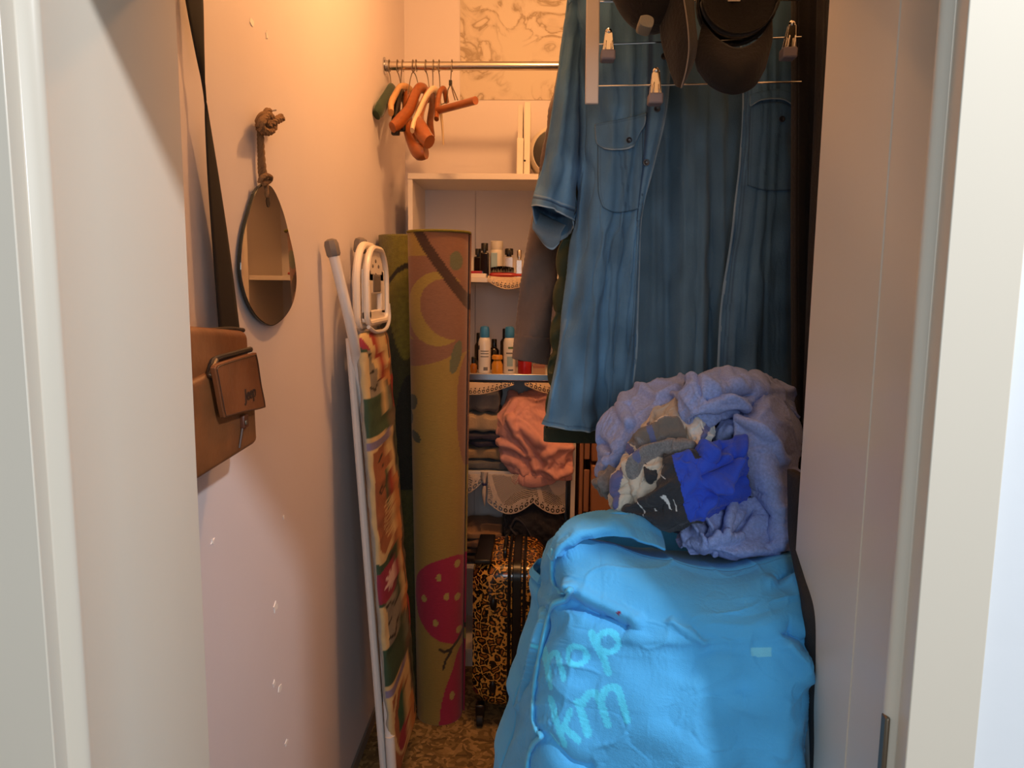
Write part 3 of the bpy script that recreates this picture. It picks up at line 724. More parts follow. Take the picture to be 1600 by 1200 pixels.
hanger('brown varnished hanger with one arm swung left', 645, [(613,199,2.66),(622,192,2.69),(638,174,2.76),(648,150,2.83),(655,138,2.87),(664,140,2.91),(668,155,2.97)], M_wood, [.013,.017,.016,.013,.013,.012], 1.5)
hanger('dark brown hanger drooping below the others', 650, [(636,148,2.90),(636,170,2.83),(637,196,2.76),(646,224,2.70),(655,237,2.66),(666,238,2.65)], M_wood, [.014,.018,.020,.022,.026,.020], 1.2)
hanger('glossy orange brown hanger with broad paddle end', 665, [(671,222,2.62),(664,214,2.64),(656,200,2.67),(653,190,2.72),(660,165,2.82),(672,142,2.87),(676,160,2.95),(672,190,3.02),(674,214,3.06)], M_wood, [.020,.024,.022,.014,.012,.012,.013], 1.3)
hanger('ivory plastic hanger in front of the brown ones', 677, [(644,204,2.62),(646,194,2.65),(654,176,2.72),(665,152,2.82),(677,139,2.87),(685,150,2.92),(690,185,3.0),(693,226,3.06)], M_hwhite, [.007,.008,.008,.008,.007,.005,.003], 1.6)
t = hanger('short brown hanger with trouser clamp bar pointing right', 686, [(682,186,2.80),(683,176,2.82),(684,160,2.85),(688,142,2.87),(694,140,2.89),(698,160,2.93)], M_wood, [.009,.010,.010,.009,.008,.008], 1.3)
MB().tube([at(684,173,2.82), at(714,165,2.74), at(743,157,2.66)], [.0125,.0125,.013], 12, flat=1.1).build('clamp_bar', M_wood, t)
t = thing('clothes_hanger', 'bare metal clip hanger at the right end of the row', 'hanger', at(704,128,YR), 'hangers at the left end of the rail')
nk = at(704,128,YR); hook(706, nk, t)
MB().box(nk-[.006,.006,.014], nk+[.006,.006,.006]).build('neck_block', M_hblack, t, bevel=.002)
mb = MB()
for a in ((704,130,2.87),(711,146,2.80),(715,156,2.76)), ((704,130,2.87),(708,146,2.82),(711,156,2.78)), ((704,132,2.87),(700,140,2.9),(699,150,2.9),(698,160,2.92)), ((698,160,2.92),(690,163,2.9)):
    mb.tube([at(*p) for p in a], .0022, 7)
mb.build('wire_arms', M_wire, t)
# ------------------------------------------------------------------ on top of the bookcase
c = at(819, 216, 3.02); zb = BZ; zt = at(819, 161, 3.02)[2]
bx = thing('white_panel', 'white slotted panel standing upright on top of the bookcase', 'panel', (c[0], 3.08, BZ))
MB().box((c[0]+.000, 3.0, zb), (c[0]+.024, 3.22, zt)).build('main_board', M_whiteplast, bx, bevel=.002)
MB().box((c[0]-.028, 3.0, zb), (c[0]-.002, 3.20, zb+.145)).build('lower_block', M_whiteplast, bx, bevel=.003)
MB().box((c[0]-.026, 3.03, zb+.145), (c[0]-.006, 3.20, zt-.004)).build('recessed_strip', M_lam, bx, bevel=.001)
h = at(817, 251, 3.0); MB().ball((c[0]+.004, 2.999, h[2]), (.004,.002,.004), 10, 6).build('screw_hole', M_blk, bx)
c = at(868, 232, 3.0)
rw = thing('round_heater', 'round white appliance with dark opening half hidden by the shirts', 'appliance', (c[0], 3.05, BZ))
rr = c[2]-BZ
Mx = Matrix.Rotation(R(-90), 3, 'X')
MB().lathe([(rr*.62,-.02),(rr*.86,-.03),(rr*.97,-.015),(rr,.0),(rr,.09),(rr*.9,.12),(rr*.3,.13)], (c[0], 3.10, BZ+rr), 40, Mx).build('housing', M_whiteplast, rw, sharp=60)
MB().lathe([(rr*.3,0),(rr*.80,.004),(rr*.82,.010),(rr*.84,.016)], (c[0], 3.058, BZ+rr), 32, Mx).build('dark_grille', mat('dark_grille', (30,22,18), .4), rw)

# ------------------------------------------------------------------ bottles and small things on the shelves
def bottle(name, label, cat_, px, py, z, y, prof, cols, group, lab=None):
    """prof: list of (part, material, [(radius, height)...]) in metres above the shelf"""
    x = at(px, py, y)[0]
    t = thing(name, label, cat_, (x, y, z), group)
    for pn, m, pr in prof:
        MB().lathe(pr, (x, y, z), 20).build(pn, m, t, sharp=40)
    return t
M_glassdk = mat('dark_glass', (22,16,14), .08, coat=.5)
M_clear = mat('clear_glass', (214,206,196), .06, trans=.7)
M_powder = mat('cream_plastic', (214,208,196), .35)
M_capblk = mat('black_cap', (16,14,14), .25)
M_blue = mat('blue_cap', (58,132,190), .35)
M_can = mat('white_can', (222,220,216), .25)
M_yel = mat('amber_plastic', (206,140,40), .35)
M_red = mat('red_plastic', (160,26,34), .3)
M_labelb = mat('pale_blue_label', (150,178,190), .5)
M_ink = mat('grey_ink', (110,110,112), .6)
M_amber = mat('amber_glass', (150,90,26), .1)
za = SZ[0]; G1 = 'toiletries on the eye level shelf'
u = 2.98/1167
def box_bottle(label, px, y, w, d, h, m, capm, capw, caph, name='perfume_bottle', z=None, group=G1, cat_='bottle'):
    z = za if z is None else z; x = at(px, 430, y)[0]
    t = thing(name, label, cat_, (x, y, z), group)
    MB().box((x-w/2, y-d/2, z), (x+w/2, y+d/2, z+h)).build('body', m, t, bevel=min(w, d)*.15)
    MB().lathe([(capw*.6,0),(capw*.6,.006),(capw,.007),(capw,caph),(capw*.9,caph+.002)], (x, y, z+h), 16).build('cap', capm, t, sharp=40)
    return t
box_bottle('dark square perfume bottle leftmost on the eye level shelf', 747, 3.06, .034, .03, .085, M_glassdk, M_capblk, .012, .03)
box_bottle('dark perfume bottle just left of the white powder bottle', 757, 3.02, .036, .03, .10, M_glassdk, M_capblk, .014, .035)
bt = bottle('powder_bottle', 'white powder bottle with ribbed cap on the eye level shelf', 'bottle', 776, 420, za, 3.05, [('body', M_powder, [(.026,0),(.028,.004),(.028,.10),(.024,.112)]), ('cap', M_powder, [(.024,.112),(.025,.115),(.025,.145),(.022,.147)])], None, G1)
MB().box((bt.location.x-.021, 3.0205, za+.04), (bt.location.x+.004, 3.024, za+.10)).build('label', M_labelb, bt, bevel=.001)
box_bottle('clear perfume bottle with black cap right of the powder bottle', 795, 3.03, .036, .026, .085, M_clear, M_capblk, .017, .03)
box_bottle('small clear bottle with silver cap rightmost before the brown sleeve', 811, 3.05, .028, .026, .075, M_clear, M_chrome, .010, .035)
# hairbrush lying on the shelf edge
c = at(788, 431, 2.965); z = za
hb = thing('hairbrush', 'red hairbrush with black bristles lying at the shelf edge', 'brush', (c[0], 2.97, z))
hbx = c[0]
MB().tube(curve([(hbx-.060,2.975,z+.012),(hbx-.03,2.975,z+.012),(hbx+.03,2.975,z+.012),(hbx+.065,2.98,z+.012),(hbx+.13,2.99,z+.010)], 30), np.interp(np.linspace(0,1,30),[0,.08,.2,.5,.62,1],[.004,.012,.013,.012,.007,.006]), 12, flat=.8).build('paddle', M_red, hb)
mb = MB(); rg_ = random.Random(5)
for i in range(22):
    for j in range(5):
        x = hbx-.052+.0042*i; y = 2.966+.0045*j
        mb.tube([(x, y, z+.02), (x+rg_.uniform(-.003,.003), y-.004+rg_.uniform(-.003,.003), z+.040+.006*math.sin(math.pi*i/21))], .0009, 4)
tag(mb.build('bristles', M_capblk, hb), kind='stuff')
c = at(746, 430, 2.965)
cb = thing('flat_carton', 'flat white and red carton at the left end of the eye level shelf', 'carton', (c[0], 2.98, za))
MB().box((c[0]-.04, 2.952, za), (c[0]+.034, 3.02, za+.016)).build('tray', M_whiteplast, cb, bevel=.002)
MB().box((c[0]-.04, 2.958, za+.016), (c[0]+.018, 3.0, za+.026)).build('lid', M_red, cb, bevel=.002)
# second shelf
zs = SZ[1]; G2 = 'toiletries on the steel edged shelf'; yb = 2.985
def spray(label, px, y=yb, body=M_can, lab=M_labelb):
    t = bottle('spray_can', label, 'spray can', px, 560, zs, y, [('can', body, [(.022,0),(.0245,.003),(.0250,.008),(.0250,.125),(.022,.137),(.017,.145)]), ('cap', M_blue, [(.0185,.143),(.0195,.147),(.0190,.176),(.016,.186),(.006,.189)])], None, G2)
    return t
s1 = spray('white spray can with blue cap left of the amber jar', 757)
s2 = spray('white spray can with blue cap right of the amber jar', 796)
def wrap_label(t, z0, z1, a0, a1, m, r=.0253, name='label'):
    th = np.linspace(R(a0), R(a1), 14); g = np.array([[(t.location.x+r*math.sin(a), t.location.y-r*math.cos(a), zs+z) for z in (z0, z1)] for a in th])
    MB().grid(g).build(name, m, t)
for z0 in (.088, .078, .066): wrap_label(s1, z0, z0+.0035, -35, 45, M_ink, name='print_line')
wrap_label(s1, .012, .026, -5, 35, M_ink, name='barcode'); wrap_label(s1, .095, .112, -75, -48, mat('navy_ink', (50,60,90), .5))
wrap_label(s2, .03, .07, -20, 35, M_labelb); wrap_label(s2, .10, .108, -10, 45, mat('green_ink', (90,120,80), .5), name='print_line'); wrap_label(s2, .080, .0855, -30, 30, M_ink, name='print_line'); wrap_label(s2, .012, .018, -10, 40, mat('dark_blue_ink', (60,80,110), .5), name='print_line')
jar = bottle('amber_jar', 'squat amber yellow jar between the two spray cans', 'jar', 777, 565, zs, 2.975, [('body', M_yel, [(.021,0),(.0225,.003),(.0225,.036),(.015,.052),(.014,.056)]), ('cap', M_yel, [(.018,.056),(.0215,.058),(.0215,.070),(.019,.074)])], None, G2)
bottle('amber_bottle', 'small amber bottle with black cap beside the olive rug', 'bottle', 740, 565, zs, 2.98, [('body', M_amber, [(.012,0),(.0145,.004),(.0145,.03),(.008,.04)]), ('cap', M_capblk, [(.009,.04),(.009,.062),(.007,.065)])], None, G2)
bottle('dark_bottle', 'tall dark bottle standing behind the amber jar', 'bottle', 772, 560, zs, 3.12, [('body', M_glassdk, [(.020,0),(.022,.004),(.022,.08),(.01,.095)]), ('cap', M_capblk, [(.011,.095),(.011,.125),(.009,.128)])], None, G2)
bottle('dark_bottle', 'dark bottle standing behind the left edge of the right spray can', 'bottle', 789, 560, zs, 3.10, [('body', M_glassdk, [(.017,0),(.02,.004),(.02,.12),(.01,.135)]), ('cap', M_capblk, [(.011,.135),(.011,.17),(.009,.173)])], None, G2)
bottle('dark_bottle', 'dark slim bottle between the rug and the left spray can', 'bottle', 748, 560, zs, 3.12, [('body', M_glassdk, [(.016,0),(.018,.004),(.018,.10),(.009,.115)]), ('cap', M_capblk, [(.01,.115),(.01,.15),(.008,.153)])], None, G2)
t = bottle('red_tin', 'low red tin under the brown sleeve', 'tin', 820, 576, zs, 2.985, [('body', M_red, [(.027,0),(.028,.002),(.028,.05),(.027,.052)]), ('lid', mat('dark_red_lid', (90,20,24), .4), [(.0285,.052),(.0285,.064),(.027,.066)])], None, G2)
c = at(843, 576, 2.98); t = thing('small_carton', 'small pale carton right of the red tin', 'carton', (c[0], 2.99, zs), G2)
MB().box((c[0]-.026, 2.965, zs), (c[0]+.022, 3.01, zs+.035)).build('carton_body', mat('pale_brown_card', (170,140,118), .7), t, bevel=.001)
MB().box((c[0]-.026, 2.9645, zs+.024), (c[0]+.022, 3.0105, zs+.036)).build('carton_lid', mat('rose_card', (150,104,96), .6), t, bevel=.001)

# ------------------------------------------------------------------ lace
M_lace = mat('ecru_lace', (208,184,156), .85, bump=.3, bscale=400)
M_lacew = mat('white_lace', (200,184,170), .85, bump=.3, bscale=400)
def lace(name, label, pts_top, drop, period, m, nu=150, nv=40, net=True, ph=0.0, group=None, amp=.35, eyelet=.017):
    """cloth strip hanging from a line with scalloped hem and open work"""
    q = curve(pts_top, nu); s = np.concatenate([[0], np.cumsum(np.linalg.norm(np.diff(q, axis=0), axis=1))])
    sc_ = np.abs(np.sin(math.pi*(s/period+ph))); D = drop*(1-amp+amp*sc_)
    v = np.linspace(0, 1, nv); P = np.zeros((nu, nv, 3))
    for j in range(nv):
        P[:, j] = q; P[:, j, 2] -= D*v[j]; P[:, j, 1] -= .006*np.sin(v[j]*2.2)+.004*np.sin(s*40)*v[j]
    mb = MB(); mb.add(P.reshape(-1, 3), [])
    depth = (1-v)[None, :]*D[:, None]                                   # distance above the hem
    S = np.repeat(s[:, None], nv, 1)
    e = eyelet; keep = np.ones((nu-1, nv-1), bool)
    sm, dm = S[:-1, :-1], depth[:-1, :-1]
    ring = np.hypot((np.mod(sm, e)-e/2)/(e*.40), (dm-e*.70)/(e*.46)); keep &= ~((ring < .92) & (ring > .45))
    keep &= ~((np.mod(sm+e*.5, e) < e*.26) & (dm > e*1.35) & (dm < e*1.6))
    if net:
        gx, gz = np.mod(sm+dm, .0085), np.mod(sm-dm, .0085)
        keep &= ~((dm > e*1.75) & (gx > .003) & (gz > .003) & (np.sin(sm*42+dm*34+2*np.sin(sm*30)) > -.45))
    f = [(i*nv+j, (i+1)*nv+j, (i+1)*nv+j+1, i*nv+j+1) for i in range(nu-1) for j in range(nv-1) if keep[i, j]]
    mb.f = f
    o = mb.build(name, m, None, solid=.0012, sharp=180)
    return tag(o, label, 'lace', group)
y0 = BY-.010
lace('lace_runner', 'ecru lace doily hanging over the edge of the eye level shelf', [at(762,431,y0), at(785,433,y0), at(822,433,y0)], .047, .165, M_lace, 160, 36, amp=.55, ph=.0, net=False, eyelet=.015)
lace('lace_trim', 'ecru lace edging below the left half of the steel edged shelf', [at(732,597,y0), at(765,598,y0), at(803,598,y0)], .050, .36, M_lace, 200, 34, amp=.85, ph=.49, net=False)
lace('lace_trim', 'ecru lace edging below the right half of the steel edged shelf', [at(820,598,y0), at(840,598,y0), at(868,598,y0)], .050, .30, M_lace, 150, 34, amp=.85, ph=.02, net=False)
lace('lace_trim', 'wide white lace valance hanging from the clothes shelf right of its bow', [at(762,741,y0), at(800,741,y0), at(836,741,y0), at(884,741,y0)], .165, .185, M_lacew, 300, 110, amp=.30, ph=.0, eyelet=.021)
lace('lace_trim', 'narrow white lace valance left of the bow beside the olive rug', [at(730,741,y0), at(745,741,y0), at(758,741,y0)], .085, .18, M_lacew, 110, 60, amp=.7, ph=.62, eyelet=.021)
bw = thing('lace_bow', 'white gathered lace tie with navy ribbon on the clothes shelf edge', 'bow', at(757,752,y0-.012))
mb = MB(); c = at(757,756,y0-.012)
mb.tube(curve([at(757,738,y0-.006), at(756,748,y0-.012), at(757,758,y0-.016), at(756,772,y0-.016), at(757,791,y0-.012)], 24), np.interp(np.linspace(0,1,24),[0,.3,.45,.75,1],[.022,.012,.007,.014,.002]), 12, flat=.7)
mb.build('gathered_end', M_lacew, bw)
MB().ball(c-[0,.006,0], (.010,.008,.008), 12, 8).build('navy_ribbon', mat('navy_ribbon', (38,44,92), .5), bw)

# ------------------------------------------------------------------ folded clothes
def folded(label, x0, x1, y0, y1, z, h, m, seed=0, layers=1, group='folded clothes stacked on the shelf', sag=.25, col=None):
    """a folded garment: rounded fold at the front, slightly uneven, layer lines at the sides"""
    rng = np.random.default_rng(seed); nu, na = 34, 34
    xs = np.linspace(x0, x1, nu); a = np.arange(na)*2*math.pi/na
    P = np.zeros((nu, na, 3)); w1 = smooth_noise(nu, na, 6, rng)*.0025; 
    for i in range(nu):
        e = min(1, i/3, (nu-1-i)/3); e = math.sqrt(max(.05, 1-(1-e)**2))
        ca, sa = np.cos(a), np.sin(a)
        hh = h/2*e*(1+.10*math.sin(i*.5+seed))
        P[i, :, 0] = xs[i]
        P[i, :, 1] = (y0+y1)/2 + (y1-y0)/2*np.sign(ca)*np.abs(ca)**.35*(.985+.015*e) + .006*math.sin(i*.33+seed*2)
        P[i, :, 2] = z + h/2 + hh*np.sign(sa)*np.abs(sa)**.45
    front = (np.cos(a) < -.6)
    P[:, :, 2] += w1; P[:, :, 2] = np.maximum(P[:, :, 2], z)
    P[:, :, 1] += np.abs(np.sin((P[:, :, 2]-z)/h*math.pi*layers))*(-.004)
    mb = MB().grid(P, close_v=True); mb.f += [tuple(range(na-1, -1, -1)), tuple((nu-1)*na+j for j in range(na))]
    o = mb.build('folded_garment', m, None, sharp=180)
    return tag(o, label, 'clothing', group)
def fab(name, c, **k):
    kw = dict(rough=.92, noise=.06, nscale=30, bump=.35, bscale=160, sheen=.12, weave=.5); kw.update(k); return mat(name, c, **kw)
z3 = SZ[2]+.001; xl = at(722,700,2.95)[0]; 
xr = at(801,730,2.95)[0]
hs = [(.040,'grey blue folded garment lying flat on the clothes shelf',(104,104,104)),(.050,'tan towel folded on the grey blue garment',(158,132,100)),(.030,'lower navy folded garment on the tan towel',(40,40,62)),(.030,'upper navy folded garment below the beige jumper',(54,52,72)),(.080,'thick beige folded jumper above the navy garments',(176,152,122)),(.095,'grey folded garment topmost of its stack',(104,100,100))]
z = z3
for k, (h, lab, c) in enumerate(hs):
    folded(lab, xl+.004*math.sin(k*2), xr-.012*k-.006*math.cos(k*3), 2.955+.004*math.sin(k*1.7), 3.23, z, h, fab('folded_cloth', c), seed=k+1, layers=2); z += h+.0005
z4 = SZ[3]+.001; xl2 = at(722,850,2.95)[0]; z = z4
for k, (h, lab, c, w) in enumerate([(.035,'dark folded trousers lowest in the brown stack',(46,38,34),0),(.030,'brown folded garment second in the lower stack',(96,72,56),.004),(.032,'mauve brown folded garment in the lower stack',(120,92,74),-.003),(.036,'tan folded jumper topmost of the lower stack',(150,118,88),.006)]):
    folded(lab, xl2, at(782,850,2.95)[0]+w, 2.955+w, 3.2, z, h, fab('folded_cloth', c), seed=20+k, layers=2, group='folded clothes on the lower shelf'); z += h+.0005
folded('grey folded cloth half hidden by the blue bag on the lower shelf', at(838,870,2.95)[0], at(886,870,2.95)[0], 2.955, 3.2, z4, .05, fab('folded_cloth', (98,92,92)), seed=31, layers=2, group='folded clothes on the lower shelf')
folded('pale patterned cloth folded on the bottom shelf beside the suitcase', at(826,1000,2.95)[0], at(886,1000,2.95)[0], 2.955, 3.2, SZ[4]+.001, .10, fab('folded_cloth', (168,140,120), noise=.25, nscale=45), seed=33, layers=2, group='folded clothes on the lower shelf')
# dark jeans with a looped fold
M_jean = fab('dark_navy_denim', (24,26,38), rough=.9)
rows = [[(786,806,3.02),(800,796,2.97),(836,790,2.96),(876,800,2.98)],[(786,826,2.99),(806,818,2.93),(842,812,2.93),(882,816,2.96)],[(790,842,2.97),(812,842,2.92),(846,838,2.92),(878,838,2.95)],[(806,860,2.96),(826,866,2.935),(850,862,2.94),(872,858,2.96)],[(822,878,2.97),(836,882,2.96),(856,880,2.96),(870,876,2.97)]]
Pj, _, _ = pxgrid(rows, 60, 60); Pj = wrinkle(Pj, .08, .08, .012, 120, 7, face=(0,-1,.3))
jn = thing('folded_jeans', 'dark navy jeans tossed half folded on the lower shelf', 'jeans', (Pj[..., 0].mean(), 3.05, SZ[3]))
Pb = Pj.copy(); Pb[..., 1] = 3.2; Pb[..., 2] = np.maximum(Pb[..., 2]-.0, SZ[3]+.001); Pj[..., 2] = np.maximum(Pj[..., 2], SZ[3]+.002)
mb = MB().grid(Pj); mb.grid(np.stack([Pj[0], Pb[0]])); mb.grid(np.stack([Pj[:, -1], Pb[:, -1]])); mb.grid(np.stack([Pj[:, 0], Pb[:, 0]]))
mb.build('main_fold', M_jean, jn, solid=.003, sharp=180)
lp = curve([at(797,826,2.925), at(806,812,2.92), at(820,822,2.91), at(832,846,2.91), at(828,858,2.905), at(816,848,2.905), at(803,834,2.91), at(797,826,2.925)], 50)
g = np.stack([lp, lp+[.002,.03,.002], lp+[.004,.07,.004]], 1)
MB().grid(g).build('rolled_leg', fab('dark_denim_inside', (44,46,60)), jn, solid=.005, sharp=180)
# pink crumpled garment spilling from the shelf
rows = [[(786,612,3.06),(806,606,3.04),(836,604,3.03),(862,606,3.04),(876,612,3.05)],
        [(781,634,2.99),(806,622,2.95),(842,624,2.95),(870,630,2.955),(884,640,2.97)],
        [(774,660,2.96),(797,652,2.915),(836,650,2.91),(874,662,2.92),(897,672,2.94)],
        [(776,690,2.95),(802,690,2.90),(840,692,2.89),(878,698,2.89),(897,704,2.92)],
        [(784,722,2.95),(806,724,2.90),(842,728,2.885),(876,726,2.885),(896,728,2.91)],
        [(796,738,2.96),(812,750,2.915),(846,752,2.90),(874,748,2.90),(894,744,2.92)],
        [(806,741,3.0),(822,746,2.97),(850,747,2.96),(872,744,2.96),(888,740,2.97)]]
Pp, PX, PY = pxgrid(rows, 100, 100)
ridge = lambda pts, w: np.exp(-(seg(PX, PY, pts)/w)**2)
hgt = .026*ridge([(797,653),(806,680),(822,705),(835,735)],6) + .020*ridge([(776,690),(800,700),(820,716)],5) + .022*ridge([(850,715),(870,700),(893,700)],7) + .018*ridge([(858,722),(852,735),(870,745),(890,736)],5) + .016*ridge([(815,668),(840,690),(858,695)],7) + .018*ridge([(786,715),(804,728),(815,746)],5) - .012*ridge([(808,690),(826,722)],5) - .012*ridge([(850,728),(842,716)],5) - .01*ridge([(880,735),(892,722)],4)
N_ = normals(Pp); N_ *= np.sign(np.sum(N_*[0,-1,.2], axis=2))[..., None]
Pp = Pp + N_*hgt[..., None]
Pp = Pp + N_*ridged(100, 100, 26, 12, 3)[..., None]*.012
Pp = wrinkle(Pp, .04, .04, .010, 140, 11, face=(0,-1,.3), k=22, bend=.9)
pk = thing('crumpled_shirt', 'crumpled salmon pink garment spilling over the clothes shelf edge', 'clothing', (Pp[..., 0].mean(), 3.0, SZ[2]))
MB().grid(Pp).build('draped_cloth', fab('salmon_pink_cotton', (216,158,150), bump=.25), pk, solid=.003, sharp=180)
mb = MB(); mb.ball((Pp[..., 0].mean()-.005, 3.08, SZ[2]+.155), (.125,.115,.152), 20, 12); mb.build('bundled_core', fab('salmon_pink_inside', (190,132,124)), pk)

# ------------------------------------------------------------------ drawer tower behind the bag
M_brownpl = mat('brown_plastic', (150,104,72), .32, coat=.2)
dx0 = at(905, 750, 2.92)[0]; ztop = at(920, 640, 2.90)[2]
dt = thing('drawer_tower', 'brown plastic drawer tower right of the bookcase behind the blue bag', 'drawers', (dx0+.18, 3.05, 0))
MB().box((dx0, 2.925, 0), (dx0+.016, 3.25, ztop)).build('side_panel', M_brownpl, dt, bevel=.004)
MB().box((dx0+.38, 2.925, 0), (dx0+.396, 3.25, ztop)).build('side_panel', M_brownpl, dt, bevel=.004)
MB().box((dx0, 2.925, ztop), (dx0+.396, 3.25, ztop+.02)).build('top_panel', M_brownpl, dt, bevel=.004)
MB().box((dx0+.016, 3.235, 0), (dx0+.38, 3.25, ztop)).build('back_panel', M_brownpl, dt)
nd = 5; hh = (ztop-.03)/nd
for i in range(nd):
    z0 = .03 + i*hh
    d = MB().box((dx0+.045, 2.90, z0+.006), (dx0+.378, 3.2, z0+hh-.008)).build('drawer', M_brownpl, dt, bevel=.006)
    MB().box((dx0+.13, 2.888, z0+hh-.045), (dx0+.29, 2.902, z0+hh-.022)).build('drawer_lip', M_brownpl, d, bevel=.004)
    MB().box((dx0+.018, 2.915, z0+.012), (dx0+.040, 2.925, z0+hh-.03)).build('runner_cover', M_brownpl, d, bevel=.003)
# ------------------------------------------------------------------ hanging clothes
def proj(P):
    c = (P - np.array([0, 0, H])) @ W
    return 800 + F*c[..., 0]/-c[..., 2], 600 - F*c[..., 1]/-c[..., 2]
def stick(P, px, py, off=.004):
    """point on the cloth P that stands at (px, py), lifted off it towards the room"""
    X, Yv = proj(P); d = (X-px)**2 + (Yv-py)**2; k = np.argpartition(d.ravel(), 5)[:5]
    dep = np.average(P.reshape(-1, 3)[k, 1], weights=1/(d.ravel()[k]+2.0))
    return at(px, py, dep - off)
def stick_grid(P, rows, nu, nv, off=.004):
    A = spline(rows, nu, nv)
    return np.array([[stick(P, a[0], a[1], off) for a in r] for r in A]), A[..., 0], A[..., 1]
def foldy(P, amp, waves, seed, grow=(0.3, 1.0), cols=None):
    """vertical folds deepening down the cloth; axis 0 runs down, axis 1 across"""
    rng = np.random.default_rng(seed); n, m = P.shape[:2]; t = np.linspace(0, 1, n)[:, None]; s = np.linspace(0, 1, m)[None, :]
    d = 0
    for k in range(waves):
        c = rng.uniform(0, 1); w = rng.uniform(.025, .07); dr = rng.uniform(-.12, .12); a = rng.uniform(-1, 1)
        d = d + a*np.exp(-((s-c-dr*t)/w)**2)*(grow[0]+(grow[1]-grow[0])*t)
    P = P.copy(); P[..., 1] += amp*d; return P

# rail along the right side that carries the clothes
RX, RZ = .34, 2.44
rl2 = thing('clothes_rail', 'steel clothes rail along the right side carrying the hanging garments', 'rail', (RX, 1.9, RZ))
MB().tube([(RX, Y1, RZ), (RX, YB, RZ)], .0125, 16).build('rail_tube', M_chrome, rl2)
for y in (Y1+.003, YB-.003): MB().ball((RX, y, RZ), (.03,.006,.03), 16, 8).build('end_bracket', M_steel, rl2)

M_den = fab('faded_denim', (66,96,122), print_=True, noise=.10, nscale=22, bump=.2, bscale=220, rough=.95, sheen=.05)
M_denim_in = fab('denim_inside', (92,108,120), print_=True, noise=.07, nscale=18, bump=.25, bscale=200, rough=.95, sheen=.05)
M_btn = mat('dark_button', (26,30,42), .3)
DB, DS, DL = np.array(s2l((82,122,156))), np.array(s2l((40,68,100))), np.array(s2l((150,178,200)))
ds = thing('denim_shirt', 'faded blue short sleeved denim shirt hanging unbuttoned facing the door', 'shirt', at(1050, 40, 1.5))
def stitched(C, X, Y, lines, w=1.6, col=DS, dash=None):
    for ln in lines:
        d = seg(X, Y, ln); C[d < w] = C[d < w]*.6 + col*.4
    return C
# left front panel
rows = [[(884,-40,1.56),(925,-46,1.50),(975,-48,1.49),(1010,-46,1.48),(1030,-44,1.48)],
        [(893,60,1.56),(930,60,1.50),(972,58,1.485),(1020,60,1.475),(1048,58,1.475)],
        [(903,160,1.555),(934,160,1.495),(975,160,1.48),(1014,160,1.470),(1044,160,1.470)],
        [(905,240,1.55),(934,240,1.49),(972,242,1.475),(1002,245,1.468),(1026,245,1.468)],
        [(899,330,1.545),(926,330,1.49),(960,334,1.48),(990,335,1.475),(1004,335,1.475)],
        [(890,430,1.54),(916,430,1.485),(946,432,1.482),(980,434,1.48),(1000,434,1.485)],
        [(874,530,1.53),(900,530,1.48),(938,532,1.478),(970,536,1.482),(996,536,1.487)],
        [(856,620,1.515),(890,624,1.47),(932,628,1.475),(962,632,1.482),(985,632,1.487)],
        [(850,662,1.51),(888,672,1.465),(930,674,1.47),(958,672,1.48),(978,668,1.487)]]
PL, X_, Y_ = pxgrid(rows, 230, 110)
PL = foldy(PL, .012, 9, 5, (.5, 1.1))
PL = wrinkle(PL, .012, .05, .008, 90, 3, face=(0,-1,0), k=14, bend=.5)
C = np.zeros(PL.shape); C[:] = DB
rngc = np.random.default_rng(8)
C *= (1 + .16*smooth_noise(230, 110, 12, rngc))[..., None]
hem = [(848,655),(888,666),(930,668),(960,666),(980,662)]; hemE = [(850,663),(888,673),(930,675),(958,673),(980,668)]
stitched(C, X_, Y_, [hem], 1.3); 
d = seg(X_, Y_, hemE); C[d < 2.2] = DL*.75
stitched(C, X_, Y_, [[(1024,-40),(1016,60),(1012,160),(1006,245),(1001,300),(996,335)]], 1.2)
d = seg(X_, Y_, [(1046,60),(1044,160),(1026,245),(1004,335),(1000,434),(996,536),(982,640)]); C[d < 2.4] = DL*.8
C[seg(X_, Y_, [(872,566),(860,618)]) < 4] *= 1.25
stitched(C, X_, Y_, [[(884,500),(866,575),(855,640)]], 1.6, DL*.7)
MB().grid(PL, C).build('left_front', M_den, ds, solid=.0014, sharp=180)
# back panel seen between the open fronts
rows = [[(1000,-30,1.57),(1040,-34,1.565),(1080,-36,1.56),(1130,-34,1.56),(1180,-30,1.57)],
        [(995,150,1.57),(1042,150,1.565),(1085,150,1.55),(1130,150,1.56),(1182,150,1.57)],
        [(985,330,1.57),(1043,330,1.575),(1085,330,1.545),(1120,330,1.565),(1180,330,1.57)],
        [(970,480,1.57),(1042,480,1.575),(1082,480,1.548),(1115,480,1.57),(1170,480,1.57)],
        [(960,655,1.57),(1040,655,1.57),(1080,655,1.552),(1115,655,1.57),(1170,655,1.57)]]
PBk, X_, Y_ = pxgrid(rows, 200, 110)
PBk[..., 1] += .010*np.exp(-((X_-1043)/7)**2) - .012*np.exp(-((X_-1066)/10)**2) + .008*np.exp(-((X_-1110)/7)**2) - .008*np.exp(-((X_-1128)/7)**2) - .008*np.exp(-((X_-1020)/8)**2)
PBk = foldy(PBk, .010, 12, 23, (.9, 1.0)); PBk = wrinkle(PBk, .012, .012, .005, 70, 9, face=(0,-1,0), k=14, bend=.5)
C = np.zeros(PBk.shape); C[:] = s2l((94,126,150)); C *= (1+.08*smooth_noise(200,110,10,rngc))[..., None]
MB().grid(PBk, C).build('back_panel', M_denim_in, ds, solid=.0014, sharp=180)
